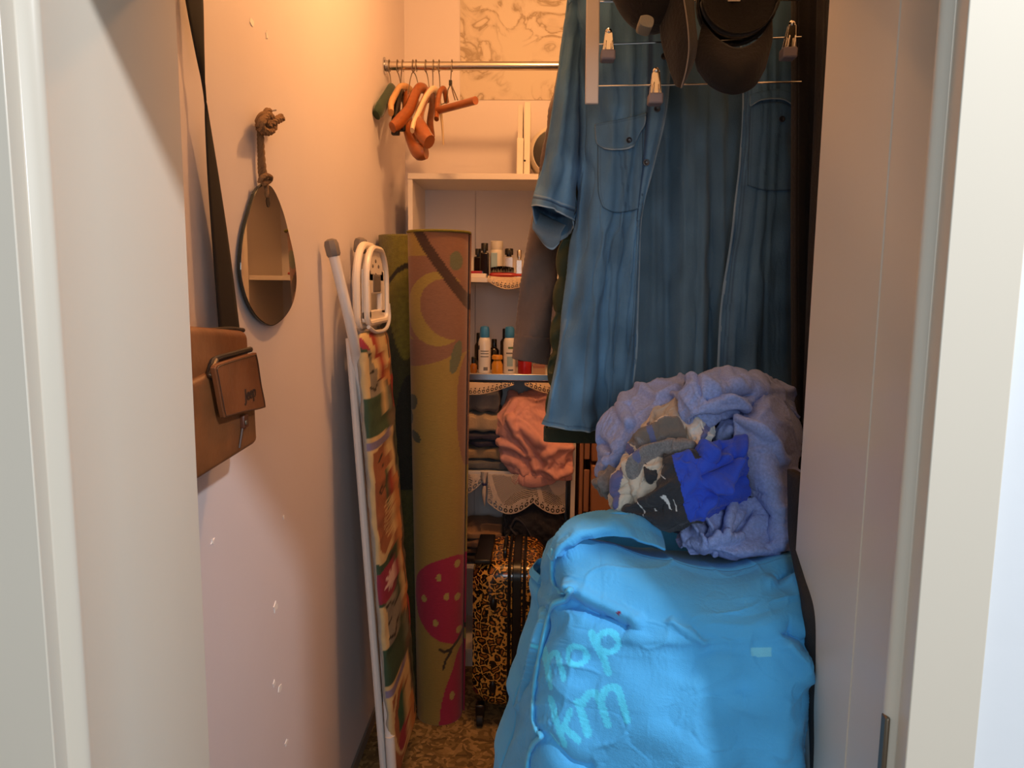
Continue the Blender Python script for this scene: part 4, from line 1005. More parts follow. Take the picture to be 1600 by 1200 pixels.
# right front panel
rows = [[(1150,-30,1.50),(1180,-34,1.49),(1215,-34,1.49),(1250,-20,1.50),(1275,0,1.52)],
        [(1160,150,1.50),(1185,150,1.485),(1215,150,1.48),(1245,150,1.49),(1270,150,1.52)],
        [(1154,260,1.50),(1180,260,1.485),(1212,262,1.48),(1245,262,1.49),(1270,260,1.52)],
        [(1140,380,1.50),(1168,380,1.487),(1205,382,1.482),(1244,382,1.49),(1270,380,1.52)],
        [(1126,480,1.50),(1156,480,1.485),(1200,482,1.48),(1243,482,1.49),(1270,480,1.52)],
        [(1120,580,1.50),(1152,580,1.482),(1198,582,1.478),(1242,582,1.49),(1272,580,1.52)],
        [(1116,660,1.50),(1150,664,1.48),(1198,666,1.476),(1242,664,1.485),(1274,660,1.52)]]
PR, X_, Y_ = pxgrid(rows, 220, 90)
PR = foldy(PR, .010, 8, 12, (.4, 1.0)); PR = wrinkle(PR, .012, .04, .006, 90, 13, face=(0,-1,0), k=14, bend=.5)
C = np.zeros(PR.shape); C[:] = DB*.95; C *= (1+.12*smooth_noise(220,90,12,rngc))[..., None]
edge = [(1152,-30),(1161,150),(1155,260),(1141,380),(1127,480),(1121,580),(1117,660)]
stitched(C, X_, Y_, [[(x+9, y) for x, y in edge], [(x+14, y) for x, y in edge]], 1.2)
d = seg(X_, Y_, edge); C[d < 2.4] = DL*.85
MB().grid(PR, C).build('right_front', M_den, ds, solid=.0014, sharp=180)
# placket of the left front with buttons
Pp, X_, Y_ = stick_grid(PL, [[(1013,-40),(1042,-40)],[(1014,60),(1046,60)],[(1011,160),(1042,160)],[(1005,245),(1024,245)],[(999,300),(1011,300)],[(995,345),(1000,345)]], 90, 8, .004)
C = np.zeros(Pp.shape); C[:] = DB*1.05; C[:, 0] = DS; C[:, -1] = DL*.8; C[:, 1] = DS*1.3
MB().grid(Pp, C).build('button_placket', M_den, ds, solid=.0016, sharp=180)
def button(P, px, py, r=.0052):
    c = stick(P, px, py, .0085)
    Mb = Matrix.Rotation(R(90), 3, 'X')
    MB().lathe([(r*.8,-.0012),(r,-.0006),(r,.0008),(r*.75,.0014),(r*.62,.0008),(.0006,.0008)], c, 16, Mb).build('button', M_btn, ds, sharp=60)
for px, py in ((1027,170),(1010,254),(1038,88)): button(PL, px, py, .0062)
# chest pockets with flaps
def pocket(P, body, flap, btn, seams, bseams=()):
    g, X_, Y_ = stick_grid(P, body, 40, 34, .0035); C = np.zeros(g.shape); C[:] = DB*.93
    bx_ = [(body[0][0][0], body[0][0][1])]
    C[:, :1] = DB*.5; C[:, -1:] = DB*.5; C[-1:] = DB*.5; C[:, 2:3] = DB*.75; C[:, -3:-2] = DB*.75
    stitched(C, X_, Y_, bseams, 1.4)
    MB().grid(g, C).build('chest_pocket', M_den, ds, solid=.0018, sharp=180)
    g, X_, Y_ = stick_grid(P, flap, 26, 36, .0075); g[-6:, :, 1] -= .003*np.linspace(0, 1, 6)[:, None]; C = np.zeros(g.shape); C[:] = DB*.97
    C[-2:] = DL*.8; C[-4:-3] = DB*.7; C[:, :1] = DL*.7; C[:, -1:] = DL*.7; C[:1] = DB*.55; C[2:3] = DB*.75
    MB().grid(g, C).build('pocket_flap', M_den, ds, solid=.0022, sharp=180)
    if btn: button(P, *btn, .0056)
pocket(PL, [[(934,196),(958,192),(984,187),(1004,182)],[(934,250),(958,250),(984,248),(1004,246)],[(935,300),(958,302),(984,302),(1004,300)],[(942,324),(960,332),(984,330),(1004,324)]],
       [[(930,194),(956,189),(984,183),(1010,176)],[(930,206),(956,204),(984,200),(1008,194)],[(933,224),(956,226),(982,222),(1000,208)],[(944,233),(958,235),(978,234),(990,230)]], (983,219),
       None, [[(968,236),(972,270),(977,328)],[(976,236),(979,270),(983,328)]])
pocket(PR, [[(1173,165),(1196,160),(1220,160),(1240,168)],[(1171,210),(1194,210),(1218,210),(1240,212)],[(1169,260),(1192,260),(1218,262),(1240,262)],[(1168,290),(1192,297),(1218,298),(1240,297)]],
       [[(1172,148),(1194,142),(1218,140),(1242,146)],[(1172,156),(1194,150),(1220,148),(1242,154)],[(1172,164),(1192,153),(1220,152),(1242,163)],[(1172,167),(1190,157),(1222,156),(1242,167)]], None,
       None, [[(1200,170),(1198,220),(1194,296)],[(1222,172),(1216,220),(1212,296)]])
button(PR, 1222, 186, .0056)
# sleeve: tube from the shoulder to the hanging cuff
L_ = [(888,-20,908,-20),(884,30,912,40),(876,90,908,100),(868,150,905,160),(857,220,903,230),(846,270,900,285),(836,308,897,328),(832,324,896,346)]
nr, na = 110, 64; ctrl = np.array(L_, float); q = spline(ctrl[:, None, :].repeat(2, 1), nr, 2)[:, 0]
P = np.zeros((nr, na, 3)); C = np.zeros((nr, na, 3)); C[:] = DB*1.02
for i in range(nr):
    t = i/(nr-1)
    lx, ly, rx, ry = q[i]
    for j in range(na):
        a = 2*math.pi*j/na; ca, sa = math.cos(a), math.sin(a)          # sa<0 front, sa>0 back
        s = .5 + .5*ca; x = lx + (rx-lx)*s; y = ly + (ry-ly)*s
        drop = max(0, (t-.75)/.25)**1.4 * (46*max(0, sa)*(1-.25*ca) + (-6*max(0, -sa)))
        dep = 1.545 + (.012+.055*t)*sa + .008*math.sin(5*a+3*t)*t
        P[i, j] = at(x + 4*math.sin(a*3+1)*t*abs(sa), y + drop, dep)
P = wrinkle(np.concatenate([P, P[:, :1]], 1), .02, .05, .006, 60, 17, bend=.4, k=9)
C = np.concatenate([C, C[:, :1]], 1); C *= (1+.12*smooth_noise(nr, na+1, 9, rngc))[..., None]
C[-3:] = DL*.9; C[-16:-14] = DS*1.1; C[-18:-17] = DL*.7
slv = MB().grid(P, C).build('short_sleeve', M_den, ds, solid=.0018, sharp=180)
# inside-out turn-up hanging in the sleeve opening
rows = [[(836,330,1.58),(850,336,1.595),(866,344,1.59),(884,352,1.56)],[(833,344,1.575),(848,352,1.57),(862,358,1.565),(878,362,1.55)],[(832,356,1.57),(846,368,1.555),(860,372,1.55),(876,372,1.545)],[(836,362,1.575),(852,384,1.56),(864,390,1.555),(874,380,1.55)]]
g, X_, Y_ = pxgrid(rows, 30, 40); C = np.zeros(g.shape); C[:] = s2l((100,118,132)); C[-2:] = DL*.9
MB().grid(g, C).build('sleeve_turn_up', M_denim_in, ds, solid=.0018, sharp=180)
# yoke and collar above the frame, hanger
yk = curve([at(888,-30,1.54), at(930,-75,1.52), at(1000,-105,1.51), at(1065,-110,1.51), at(1130,-105,1.51), at(1200,-75,1.52), at(1262,-25,1.53)], 40)
yk2 = yk.copy(); yk2[:, 2] -= .055; yk2[:, 1] -= .03; yk3 = yk.copy(); yk3[:, 2] -= .055; yk3[:, 1] += .05
g = spline(np.stack([yk2, yk, yk3], 1), 60, 12); C = np.zeros(g.shape); C[:] = DB
MB().grid(g, C).build('yoke', M_den, ds, solid=.0016, sharp=180)
th = np.linspace(0, 2*math.pi, 30); cc = at(1065, -105, 1.52)
g = np.array([[cc + [(.075+.012*k)*math.cos(a), (.05+.012*k)*math.sin(a), .045*(1-k)+.01*math.cos(a)*0] for k in (0, .5, 1)] for a in th]); C = np.zeros(g.shape); C[:] = DB
MB().grid(g, C).build('collar', M_den, ds, solid=.002, sharp=180)
def hidden_hanger(label, cx, y, zsh, w=.21):
    t = thing('clothes_hanger', label, 'hanger', (cx, y, zsh), 'hangers on the right rail')
    MB().tube(curve([(cx-w, y, zsh-.07), (cx-w*.5, y, zsh-.02), (cx, y, zsh+.01), (cx+w*.5, y, zsh-.02), (cx+w, y, zsh-.07)], 24), .008, 8).build('shoulder_bar', M_hblack, t)
    pts = [(cx, y, zsh+.01), ((cx+RX)/2, y, (zsh+.01+RZ-.03)/2), (RX-.004, y, RZ-.028)] + [(RX+.02*math.cos(a), y, RZ+.02*math.sin(a)) for a in np.linspace(R(-80), R(150), 10)]
    MB().tube(curve(pts, 40), .002, 7).build('hook', M_wire, t)
hidden_hanger('black hanger inside the denim shirt', cc[0], 1.525, cc[2]-.02, .19)

# green quilted jacket behind the denim shirt
M_grn = fab('olive_nylon', (52,62,34), rough=.6, sheen=0, noise=.08, bump=.3, bscale=70)
gj = thing('quilted_jacket', 'dark green quilted jacket hanging right behind the denim shirt', 'jacket', at(930, 300, 1.63))
xa, xb_ = at(856, 400, 1.62)[0], at(1180, 400, 1.62)[0]
nq = 60; zq = [at(870, y, 1.62)[2] for y in np.arange(-33, 690, 58.5)]; z_lo = at(870, 672, 1.62)[2]
nz, nx_ = 320, 60; zz = np.linspace(zq[0], z_lo, nz); P = np.zeros((nz, nx_*2, 3))
for i, z in enumerate(zz):
    k = max([j for j in range(len(zq)) if zq[j] >= z-1e-6]); f = (zq[k]-z)/(zq[0]-zq[1]); f = min(max(f, 0), 1)
    puff = .009*abs(math.sin(math.pi*f))**.6
    a = np.arange(nx_*2)*2*math.pi/(nx_*2); ca, sa = np.cos(a), np.sin(a)
    xl_ = xa + .075*(1-i/(nz-1))**1.5
    P[i, :, 0] = (xl_+xb_)/2 + ((xb_-xl_)/2 - .008 + puff)*np.sign(ca)*np.abs(ca)**.3
    P[i, :, 1] = 1.635 + (.022+puff)*np.sign(sa)*np.abs(sa)**.5
    P[i, :, 2] = z
rng = np.random.default_rng(4); P[..., 1] += smooth_noise(nz, nx_*2, 7, rng)*.003
MB().grid(P, close_v=True).build('quilted_body', M_grn, gj, sharp=180)
hb_ = []
a = np.arange(60)*2*math.pi/60; ca, sa = np.cos(a), np.sin(a); hb = np.zeros((12, 60, 3)); z_end = at(880, 695, 1.61)[2]
for i in range(12):
    t = i/11; hb[i, :, 0] = (xa+xb_)/2 + ((xb_-xa)/2+.001)*np.sign(ca)*np.abs(ca)**.3; hb[i, :, 1] = 1.635 + (.026-.004*t)*np.sign(sa)*np.abs(sa)**.5; hb[i, :, 2] = z_lo+.004 + (z_end-z_lo)*t
MB().grid(hb, close_v=True).build('hem_band', fab('dark_green_rib', (34,44,26), rough=.8), gj, solid=.004, sharp=180)
hidden_hanger('black hanger inside the green quilted jacket', (xa+xb_)/2, 1.635, zq[0]+.03, .17)

# grey brown long sleeved shirt further back
M_gb = fab('grey_brown_cotton', (104,88,80), noise=.08, bump=.2)
gs = thing('long_sleeved_shirt', 'grey brown long sleeved shirt hanging behind the green jacket', 'shirt', at(900, 300, 1.78))
L_ = [(880,60,915,60),(868,130,905,140),(853,210,892,220),(840,290,884,300),(826,370,876,385),(814,450,866,455),(806,515,860,520),(803,560,856,570)]
q = spline(np.array(L_, float)[:, None, :].repeat(2, 1), 140, 2)[:, 0]; nr, na = 140, 48
P = np.zeros((nr, na, 3))
for i in range(nr):
    t = i/(nr-1); lx, ly, rx, ry = q[i]
    for j in range(na):
        aa = 2*math.pi*j/na; s = .5+.5*math.cos(aa)
        P[i, j] = at(lx+(rx-lx)*s, ly+(ry-ly)*s, 1.77 + .035*math.sin(aa))
P = np.concatenate([P, P[:, :1]], 1)
P[..., 1] += .007*np.sin(np.linspace(0, 1, nr)[:, None]*16 + np.linspace(0, 6.28, na+1)[None]*2)
P = wrinkle(P, .03, .04, .008, 90, 21, bend=.4, k=10)
MB().grid(P[:-16]).build('long_sleeve', M_gb, gs, solid=.0016, sharp=180)
MB().grid(P[-18:] + np.array([0,-.002,0])).build('cuff', M_gb, gs, solid=.004, sharp=180)
rows = [[(890,20,1.76),(980,10,1.75),(1080,10,1.75),(1170,20,1.76)],[(884,250,1.76),(980,250,1.74),(1080,250,1.74),(1180,250,1.76)],[(884,480,1.76),(980,480,1.745),(1080,480,1.745),(1180,480,1.76)],[(884,600,1.76),(980,606,1.745),(1080,606,1.745),(1180,600,1.76)]]
g, _, _ = pxgrid(rows, 80, 80); g = foldy(g, .014, 10, 31); g2 = g.copy(); g2[..., 1] += .07
mb = MB().grid(g).grid(g2); mb.grid(np.stack([g[0], (g[0]+g2[0])/2+[0,0,.03], g2[0]])); mb.build('body', M_gb, gs, solid=.0016, sharp=180)
c0 = at(1030, 10, 1.78); hidden_hanger('black hanger inside the grey brown shirt', c0[0], 1.785, c0[2]+.05, .19)

# black coats on the right
M_blk1 = fab('black_wool', (7,7,9), rough=.95, noise=.3, nscale=14, sheen=.1); M_blk2 = fab('black_nylon', (9,9,11), rough=.7, sheen=0, noise=.5, nscale=9)
def coat(name, label, rows, m, seed, thick=.06, amp=.018):
    g, X_, Y_ = pxgrid(rows, 120, 60); g = foldy(g, amp, 9, seed); b = g.copy(); b[..., 1] += thick; b[..., 0] += .02
    t = thing(name, label, 'coat', (g[..., 0].mean(), g[..., 1].mean(), g[0, 0, 2]))
    MB().grid(g).build('front', m, t, solid=.003, sharp=180)
    MB().grid(b).build('back', m, t, solid=.003, sharp=180)
    MB().grid(spline(np.stack([g[:, 0], (g[:, 0]+b[:, 0])/2-[.012,0,0], b[:, 0]], 1), 100, 8)).build('side_seam_panel', m, t, solid=.003, sharp=180)
    MB().grid(spline(np.stack([g[0], (g[0]+b[0])/2+[0,0,.025], b[0]], 0), 8, 60)).build('shoulder', m, t, solid=.003, sharp=180)
    return t, g
t1_, g1 = coat('long_coat', 'long black wool coat hanging right of the denim shirt', [[(1246,-60,1.40),(1290,-70,1.39),(1340,-70,1.40),(1400,-50,1.44)],[(1245,150,1.40),(1290,150,1.38),(1340,150,1.385),(1400,150,1.44)],[(1243,400,1.40),(1290,400,1.38),(1340,400,1.385),(1400,400,1.44)],[(1244,650,1.40),(1290,650,1.38),(1340,650,1.38),(1400,650,1.44)],[(1250,900,1.39),(1295,900,1.37),(1345,900,1.37),(1400,900,1.43)]], M_blk1, 3)
c0 = g1[0].mean(0); hidden_hanger('black hanger inside the black wool coat', c0[0]-.01, 1.44, c0[2]+.03, .055)
t2_, g2_ = coat('rain_jacket', 'black shiny jacket hanging nearest the right door frame', [[(1292,-60,1.22),(1330,-70,1.20),(1380,-70,1.20),(1440,-50,1.26)],[(1286,150,1.22),(1325,150,1.19),(1375,150,1.19),(1440,150,1.26)],[(1274,400,1.22),(1318,400,1.19),(1370,400,1.19),(1440,400,1.26)],[(1266,600,1.20),(1312,600,1.175),(1366,600,1.18),(1440,600,1.26)],[(1258,800,1.18),(1306,800,1.15),(1360,800,1.16),(1440,800,1.25)]], M_blk2, 9)
c0 = g2_[0].mean(0); hidden_hanger('black hanger inside the black shiny jacket', c0[0]-.01, 1.25, c0[2]+.03, .06)

# ------------------------------------------------------------------ tiered trouser hanger and caps
M_hw = mat('white_hanger_steel', (206,196,188), .4); M_grip = mat('grey_rubber_grip', (132,124,132), .6); M_chr = mat('bright_chrome', (214,210,204), .12, 1.0)
th_ = thing('trouser_hanger', 'white tiered trouser hanger with chrome clips hanging before the denim shirt', 'hanger', at(926, 80, 1.36))
yh = 1.36
b0, b1 = at(928,-95,yh), at(924.5,163,yh)
hw = .0115
P8 = []
for c in (b1, b0):
    P8 += [(c[0]-hw, yh-.005, c[2]), (c[0]+hw, yh-.005, c[2]), (c[0]+hw, yh+.005, c[2]), (c[0]-hw, yh+.005, c[2])]
MB().add(P8, [(0,3,2,1),(4,5,6,7),(0,1,5,4),(1,2,6,5),(2,3,7,6),(3,0,4,7)]).build('upright', M_hw, th_, bevel=.002)
MB().tube(curve([at(928,-90,yh), at(930,-108,yh), (RX-.03, yh, RZ-.05), (RX-.01, yh, RZ-.022), (RX+.017, yh, RZ-.012), (RX+.019, yh, RZ+.008), (RX, yh, RZ+.019), (RX-.018, yh, RZ+.008)], 50), .003, 8).build('hook', M_wire, th_)
for ya, yb_ in ((-62,-66),(3,0),(70,58),(135,128)):
    w_ = MB().tube([at(926, ya, yh), at(1100, (ya+yb_)/2, yh), at(1252, yb_, yh)], .0017, 8).build('clip_bar', M_chr, th_)
def clip(px, py0, py1, pyg, lean=0):
    d = yh-.004; a = at(px+lean, py0, d); b = at(px-lean*.3, py1, d)
    w0, w1 = .0062, .0098; t_ = .0035
    o = MB()
    for s_ in (-1, 1):
        V = [(a[0]-w0, d+s_*.004-t_/2, a[2]),(a[0]+w0, d+s_*.004-t_/2, a[2]),(a[0]+w0, d+s_*.004+t_/2, a[2]),(a[0]-w0, d+s_*.004+t_/2, a[2]),(b[0]-w1, d+s_*.008-t_/2, b[2]),(b[0]+w1, d+s_*.008-t_/2, b[2]),(b[0]+w1, d+s_*.008+t_/2, b[2]),(b[0]-w1, d+s_*.008+t_/2, b[2])]
        o.add(V, [(0,3,2,1),(4,5,6,7),(0,1,5,4),(1,2,6,5),(2,3,7,6),(3,0,4,7)])
    for s_ in (-.5, .5): o.tube([((a[0]+b[0])/2+s_*w1, d-.0135, (a[2]+b[2])/2), (b[0]+s_*w1*1.1, d-.0135, b[2])], .0016, 6)
    co = o.build('clip', M_chr, th_, bevel=.001)
    MB().ball((a[0], d, a[2]+.002), (w0*1.02, .008, w0*1.02), 14, 10).build('spring_coil', M_chr, co)
    g = at(px-lean*.4, pyg, d); MB().box((b[0]-w1*1.25, d-.014, g[2]), (b[0]+w1*1.25, d+.014, b[2]+.002)).build('grip', M_grip, co, bevel=.003)
clip(950, 52, 82, 96, 1); clip(1024, 113, 149, 164, 1); clip(1233, 40, 78, 93, 4)
# caps
M_cap = fab('dark_brown_cap_cloth', (12,9,9), rough=.9, noise=.05); M_capin = fab('black_cap_lining', (10,9,10), rough=.9)
def dome(c, r, Mx, name, m, parent, cut=-.1):
    pr = [(math.cos(a), math.sin(a)) for a in np.linspace(cut, math.pi/2-.02, 16)]
    V = MB().lathe(pr, (0,0,0), 36); V.f = V.f[:-2]; Vv = np.concatenate(V.v)*np.array(r)
    Vv = np.array([tuple(Mx @ Vector(v)) for v in Vv]) + c
    o = MB(); o.add(Vv, V.f); o.f.append(tuple(range(15*36, 16*36)))
    return o.build(name, m, parent, solid=.003, sharp=180)
c2_ = thing('baseball_cap', 'dark brown cap with brim hanging straight down in front of the shirt', 'cap', at(1150, 10, 1.33))
cc2 = at(1152, 8, 1.335)
dome(cc2+np.array([0,.0,.01]), (.066,.072,.085), Matrix.Rotation(R(-82), 3, 'X') , 'crown', M_cap, c2_, -.05)
rows = [[(1098,34,1.335),(1120,60,1.315),(1152,76,1.305),(1184,62,1.315),(1206,30,1.335)],[(1092,62,1.325),(1116,92,1.295),(1148,106,1.283),(1180,92,1.295),(1206,58,1.325)],[(1087,90,1.325),(1110,120,1.300),(1145,132,1.288),(1178,118,1.300),(1201,82,1.325)],[(1091,110,1.33),(1112,135,1.312),(1145,147,1.302),(1176,136,1.312),(1194,108,1.33)]]
g, _, _ = pxgrid(rows, 30, 50); MB().grid(g).build('brim', M_cap, c2_, solid=.004, sharp=180)
g = np.array([[cc2 + [(.064)*math.cos(a), -.006-.018*k+.0*k, .062*math.sin(a)+.01] for k in (0, 1)] for a in np.linspace(math.pi*1.05, 2*math.pi-.05*math.pi, 30)]); MB().grid(g).build('sweatband', M_capin, c2_, solid=.002, sharp=180)
th2 = np.linspace(0, 2*math.pi, 31)[:-1]; mb = MB(); mb.add(np.array([cc2+[.062*math.cos(a), -.004, .010+.066*math.sin(a)] for a in th2] + [cc2+[0,.03,.01]]), [(i, (i+1) % 30, 30) for i in range(30)]); mb.build('lining', M_capin, c2_)
c1_ = thing('baseball_cap', 'dark cap with pale square badge seen edge on beside the trouser hanger', 'cap', at(1000, -20, 1.30))
cc1 = at(1012, -46, 1.335)
dome(cc1, (.066,.070,.098), Matrix.Rotation(R(200), 3, 'X') @ Matrix.Rotation(R(16), 3, 'Y'), 'crown', M_cap, c1_, -.15)
rows = [[(1030,-30,1.33),(1046,-40,1.30),(1060,-45,1.28)],[(1031,20,1.33),(1052,20,1.29),(1072,25,1.265)],[(1034,64,1.325),(1056,66,1.285),(1076,72,1.265)],[(1044,100,1.31),(1058,104,1.285),(1072,108,1.27)],[(1055,132,1.295),(1060,136,1.285),(1064,138,1.28)]]
g, _, _ = pxgrid(rows, 50, 24); MB().grid(g).build('brim', M_cap, c1_, solid=.003, sharp=180)
rows = [[(1060,-45,1.279),(1072,-45,1.30),(1082,-45,1.33)],[(1072,25,1.264),(1080,24,1.29),(1085,22,1.32)],[(1076,72,1.264),(1083,70,1.285),(1089,68,1.31)],[(1072,108,1.269),(1077,106,1.28),(1082,102,1.30)],[(1064,138,1.279),(1065,137,1.285),(1066,135,1.29)]]
g2, _, _ = pxgrid(rows, 50, 16); MB().grid(g2).build('brim_underside', M_capin, c1_, solid=.002, sharp=180)
MB().tube(g2[:, 0] + np.array([0,-.002,0]), .0012, 6).build('brim_edge_trim', mat('grey_piping', (120,114,110), .7), c1_)
yb1 = 1.222
V = np.array([at(x, y, yb1+.0) for x, y in smoothpoly([(1001,24),(1012,23),(1021,28),(1021,38),(1017,43),(1006,41),(999,36)], 30)])
mb = MB(); n_ = len(V); mb.add(np.concatenate([V, V+[0,.04,0]]), [tuple(range(n_))] + [(i, (i+1) % n_, n_+(i+1) % n_, n_+i) for i in range(n_)]); mb.build('badge', mat('pale_badge', (132,130,118), .7, bump=.4, bscale=500), c1_, bevel=.001)
# ------------------------------------------------------------------ blue laundry bag on its hamper
M_bag = fab('sky_blue_nonwoven', (66,160,212), print_=True, rough=.85, noise=.035, nscale=20, bump=.18, bscale=140, sheen=.1)
BB = np.array(s2l((76,172,232)))
bg_ = thing('laundry_bag', 'bulging sky blue fabric bag full of laundry with reversed seams', 'bag', (.14, 1.08, .48))
# rings of the bag: left rear, left front seam, front bulge..., right edge, rear
rows = [[(846,900,1.22),(862,842,1.02),(935,838,.985),(1040,868,.965),(1150,884,.965),(1215,872,.98),(1256,862,1.02)],
        [(842,930,1.20),(868,900,.98),(940,905,.925),(1040,922,.90),(1150,932,.90),(1235,925,.915),(1266,905,.93)],
        [(838,985,1.18),(862,958,.955),(940,965,.895),(1040,978,.865),(1150,984,.862),(1250,985,.875),(1280,985,.885)],
        [(818,1060,1.17),(845,1020,.94),(935,1030,.88),(1040,1045,.845),(1150,1050,.842),(1250,1045,.858),(1279,1040,.88)],
        [(800,1120,1.16),(838,1090,.925),(930,1100,.865),(1040,1110,.832),(1150,1115,.83),(1245,1115,.845),(1272,1115,.88)],
        [(784,1200,1.15),(836,1165,.912),(925,1175,.858),(1040,1180,.825),(1150,1185,.822),(1243,1185,.84),(1271,1190,.88)],
        [(770,1320,1.14),(832,1290,.90),(920,1300,.855),(1040,1300,.825),(1150,1300,.822),(1245,1300,.84),(1278,1300,.87)],
        [(760,1560,1.10),(828,1540,.91),(915,1560,.875),(1040,1570,.85),(1150,1570,.85),(1250,1570,.86),(1280,1560,.87)]]
Pf, X_, Y_ = pxgrid(rows, 240, 220)
ridge = lambda pts, w: np.exp(-(seg(X_, Y_, pts)/w)**2)
hgt = (-.016*ridge([(880,935),(925,955),(972,975)],10) + .010*ridge([(885,915),(930,940),(990,968)],12) + .012*ridge([(862,942),(885,930),(892,922)],8)
       - .012*ridge([(1236,985),(1260,1000),(1278,1015)],12) + .010*ridge([(1235,1010),(1256,1035),(1266,1060)],14) - .008*ridge([(1218,900),(1250,880)],10) + .008*ridge([(1205,905),(1240,900),(1262,925)],9)
       - .003*ridge([(965,1010),(1060,1018),(1180,1012)],12) + .002*ridge([(960,1000),(1080,1007),(1170,1002)],12) + .006*ridge([(1050,970),(1075,985),(1100,1005)],8)
       - .007*ridge([(855,1155),(890,1190),(915,1200)],10) + .004*ridge([(1092,1080),(1088,1150),(1085,1240)],22) - .005*ridge([(1165,1085),(1172,1150),(1178,1240)],24) + .006*ridge([(1230,1100),(1225,1180)],14))
N_ = normals(Pf); N_ *= np.sign(np.sum(N_*[0,-1,.1], axis=2))[..., None]
Pf = Pf + N_*(hgt + .005*ridged(240, 220, 40, 20, 77))[..., None]
Pf = wrinkle(Pf, .03, .03, .006, 110, 41, face=(0,-1,.2), k=16, bend=.35)
C = np.zeros(Pf.shape); C[:] = BB; C *= (1+.05*smooth_noise(240, 220, 24, np.random.default_rng(2)))[..., None]
# lettering printed on the cloth: "hop" above "km"
arc = lambda cx, cy, rx, ry, a0, a1, n=18: [(cx+rx*math.cos(R(a)), cy+ry*math.sin(R(a))) for a in np.linspace(a0, a1, n)]
LET = [([(843,1012),(857,1074)],5), (curve([(849,1038),(853,1026),(861,1020),(868,1026),(879,1061)], 20),5),                        # h
       (arc(900,1024,15,15,0,360,30),4.6),                                                                                          # o
       ([(924,990),(946,1053)],5.6), (arc(946,1004,15,16,0,360,30),4.8),                                                            # p
       ([(856,1092),(882,1163)],5), ([(879,1140),(890,1112)],5), ([(880,1136),(904,1157)],5.2), ([(858,1150),(870,1165)],4),         # k
       ([(902,1097),(917,1149)],6), (curve([(907,1104),(915,1089),(926,1084),(933,1094),(946,1135)], 24),6), (curve([(935,1096),(943,1080),(955,1075),(964,1084),(978,1128)], 24),6)]   # m
msk = np.zeros(X_.shape, bool)
for pts, w in LET: msk |= seg(X_, Y_, [tuple(p) for p in pts]) < w
msk &= X_ > 838
C[msk] = np.array(s2l((84,212,255)))
C[(np.abs(X_-1193) < 17) & (np.abs(Y_-1020) < 7)] = s2l((120,206,240))
C[(X_-966)**2+(Y_-957)**2 < 9] = s2l((120,40,80))
bf = MB().grid(Pf, C)
# back and top closing the body
top = Pf[0]; back = np.stack([top[:, :]*1.0]*1)
nb = len(top); cen = np.array([at(1060, 840, 1.20)])
gt = np.stack([top + (np.array([x, 1.24, top[k, 2]-.01]) - top[k])*f + [0,0,.012*math.sin(math.pi*f)] for f in np.linspace(0, 1, 14) for k, x in [(0, 0)]], 0) if False else None
rear = np.zeros((240, 3)); 
gt = np.zeros((14, nb, 3))
for a_, f in enumerate(np.linspace(0, 1, 14)):
    tgt = top.copy(); tgt[:, 1] = 1.30; tgt[:, 0] = np.clip(top[:, 0], top[0, 0]+.01, top[-1, 0]); tgt[:, 2] = top[:, 2].mean()-.10
    gt[a_] = top*(1-f) + tgt*f; gt[a_, :, 2] += .010*math.sin(math.pi*f)
Ct = np.zeros(gt.shape); Ct[:] = BB; bf.grid(gt, Ct)
for side in (0, -1):
    e = Pf[:, side]; b = e.copy(); b[:, 1] = 1.30; b[:, 0] += -.005 if side == 0 else .0
    g = np.stack([e, (e+b)/2+[(-.012 if side == 0 else .0),0,0], b], 1); g = spline(g, 120, 12); Cg = np.zeros(g.shape); Cg[:] = BB; bf.grid(g, Cg)
el, er = Pf[:, 0].copy(), Pf[:, -1].copy(); el[:, 1] = er[:, 1] = 1.30; el[:, 0] -= .005
g = spline(np.stack([el, (el+er)/2+[0,.03,0], er], 1), 60, 20); Cg = np.zeros(g.shape); Cg[:] = BB; bf.grid(g, Cg)
bf.build('bag_body', M_bag, bg_, solid=.0015, sharp=180)
M_seam = fab('sky_blue_seam', (78,182,232), rough=.8, noise=.02, bump=.15)
def seam(pts, w, name, offd=.004):
    q = np.array([stick(Pf, x, y, offd) for x, y in curve(np.array(pts, float), 90)])
    T = np.gradient(q, axis=0); T /= np.linalg.norm(T, axis=1)[:, None]
    wdir = np.cross(T, [.25,-1,.1]); wdir /= np.linalg.norm(wdir, axis=1)[:, None]
    lift = np.array([-.12,-.9,.25])
    g = np.stack([q - wdir*w*.5, q - wdir*w*.22 + lift*.006, q + wdir*w*.12 + lift*.009, q + wdir*w*.5], 1)
    g = spline(g, 120, 12); MB().grid(g).build(name, M_seam, bg_, solid=.0022, sharp=180)
seam([(866,858),(864,885),(867,912),(878,926),(891,922),(884,936),(866,944),(859,962),(850,1000),(842,1040),(836,1080),(834,1120),(840,1140),(846,1150),(836,1160),(828,1180),(824,1215),(822,1260)], .0085, 'left_seam')
q = curve([at(1252,866,.99)-[0,.004,0], at(1262,895,.935)-[0,.004,0], at(1272,930,.905)-[0,.004,0], at(1274,965,.892)-[0,.004,0], at(1270,985,.885)-[0,.004,0], at(1282,1010,.88)-[0,.004,0], at(1281,1025,.878)-[0,.004,0], at(1273,1045,.878)-[0,.004,0], at(1268,1078,.878)-[0,.004,0]], 60)
g = spline(np.stack([q+[-.004,-.004,0], q+[.003,-.007,0], q+[.006,.003,0]], 1), 80, 8); MB().grid(g).build('right_seam', M_seam, bg_, solid=.002, sharp=180)
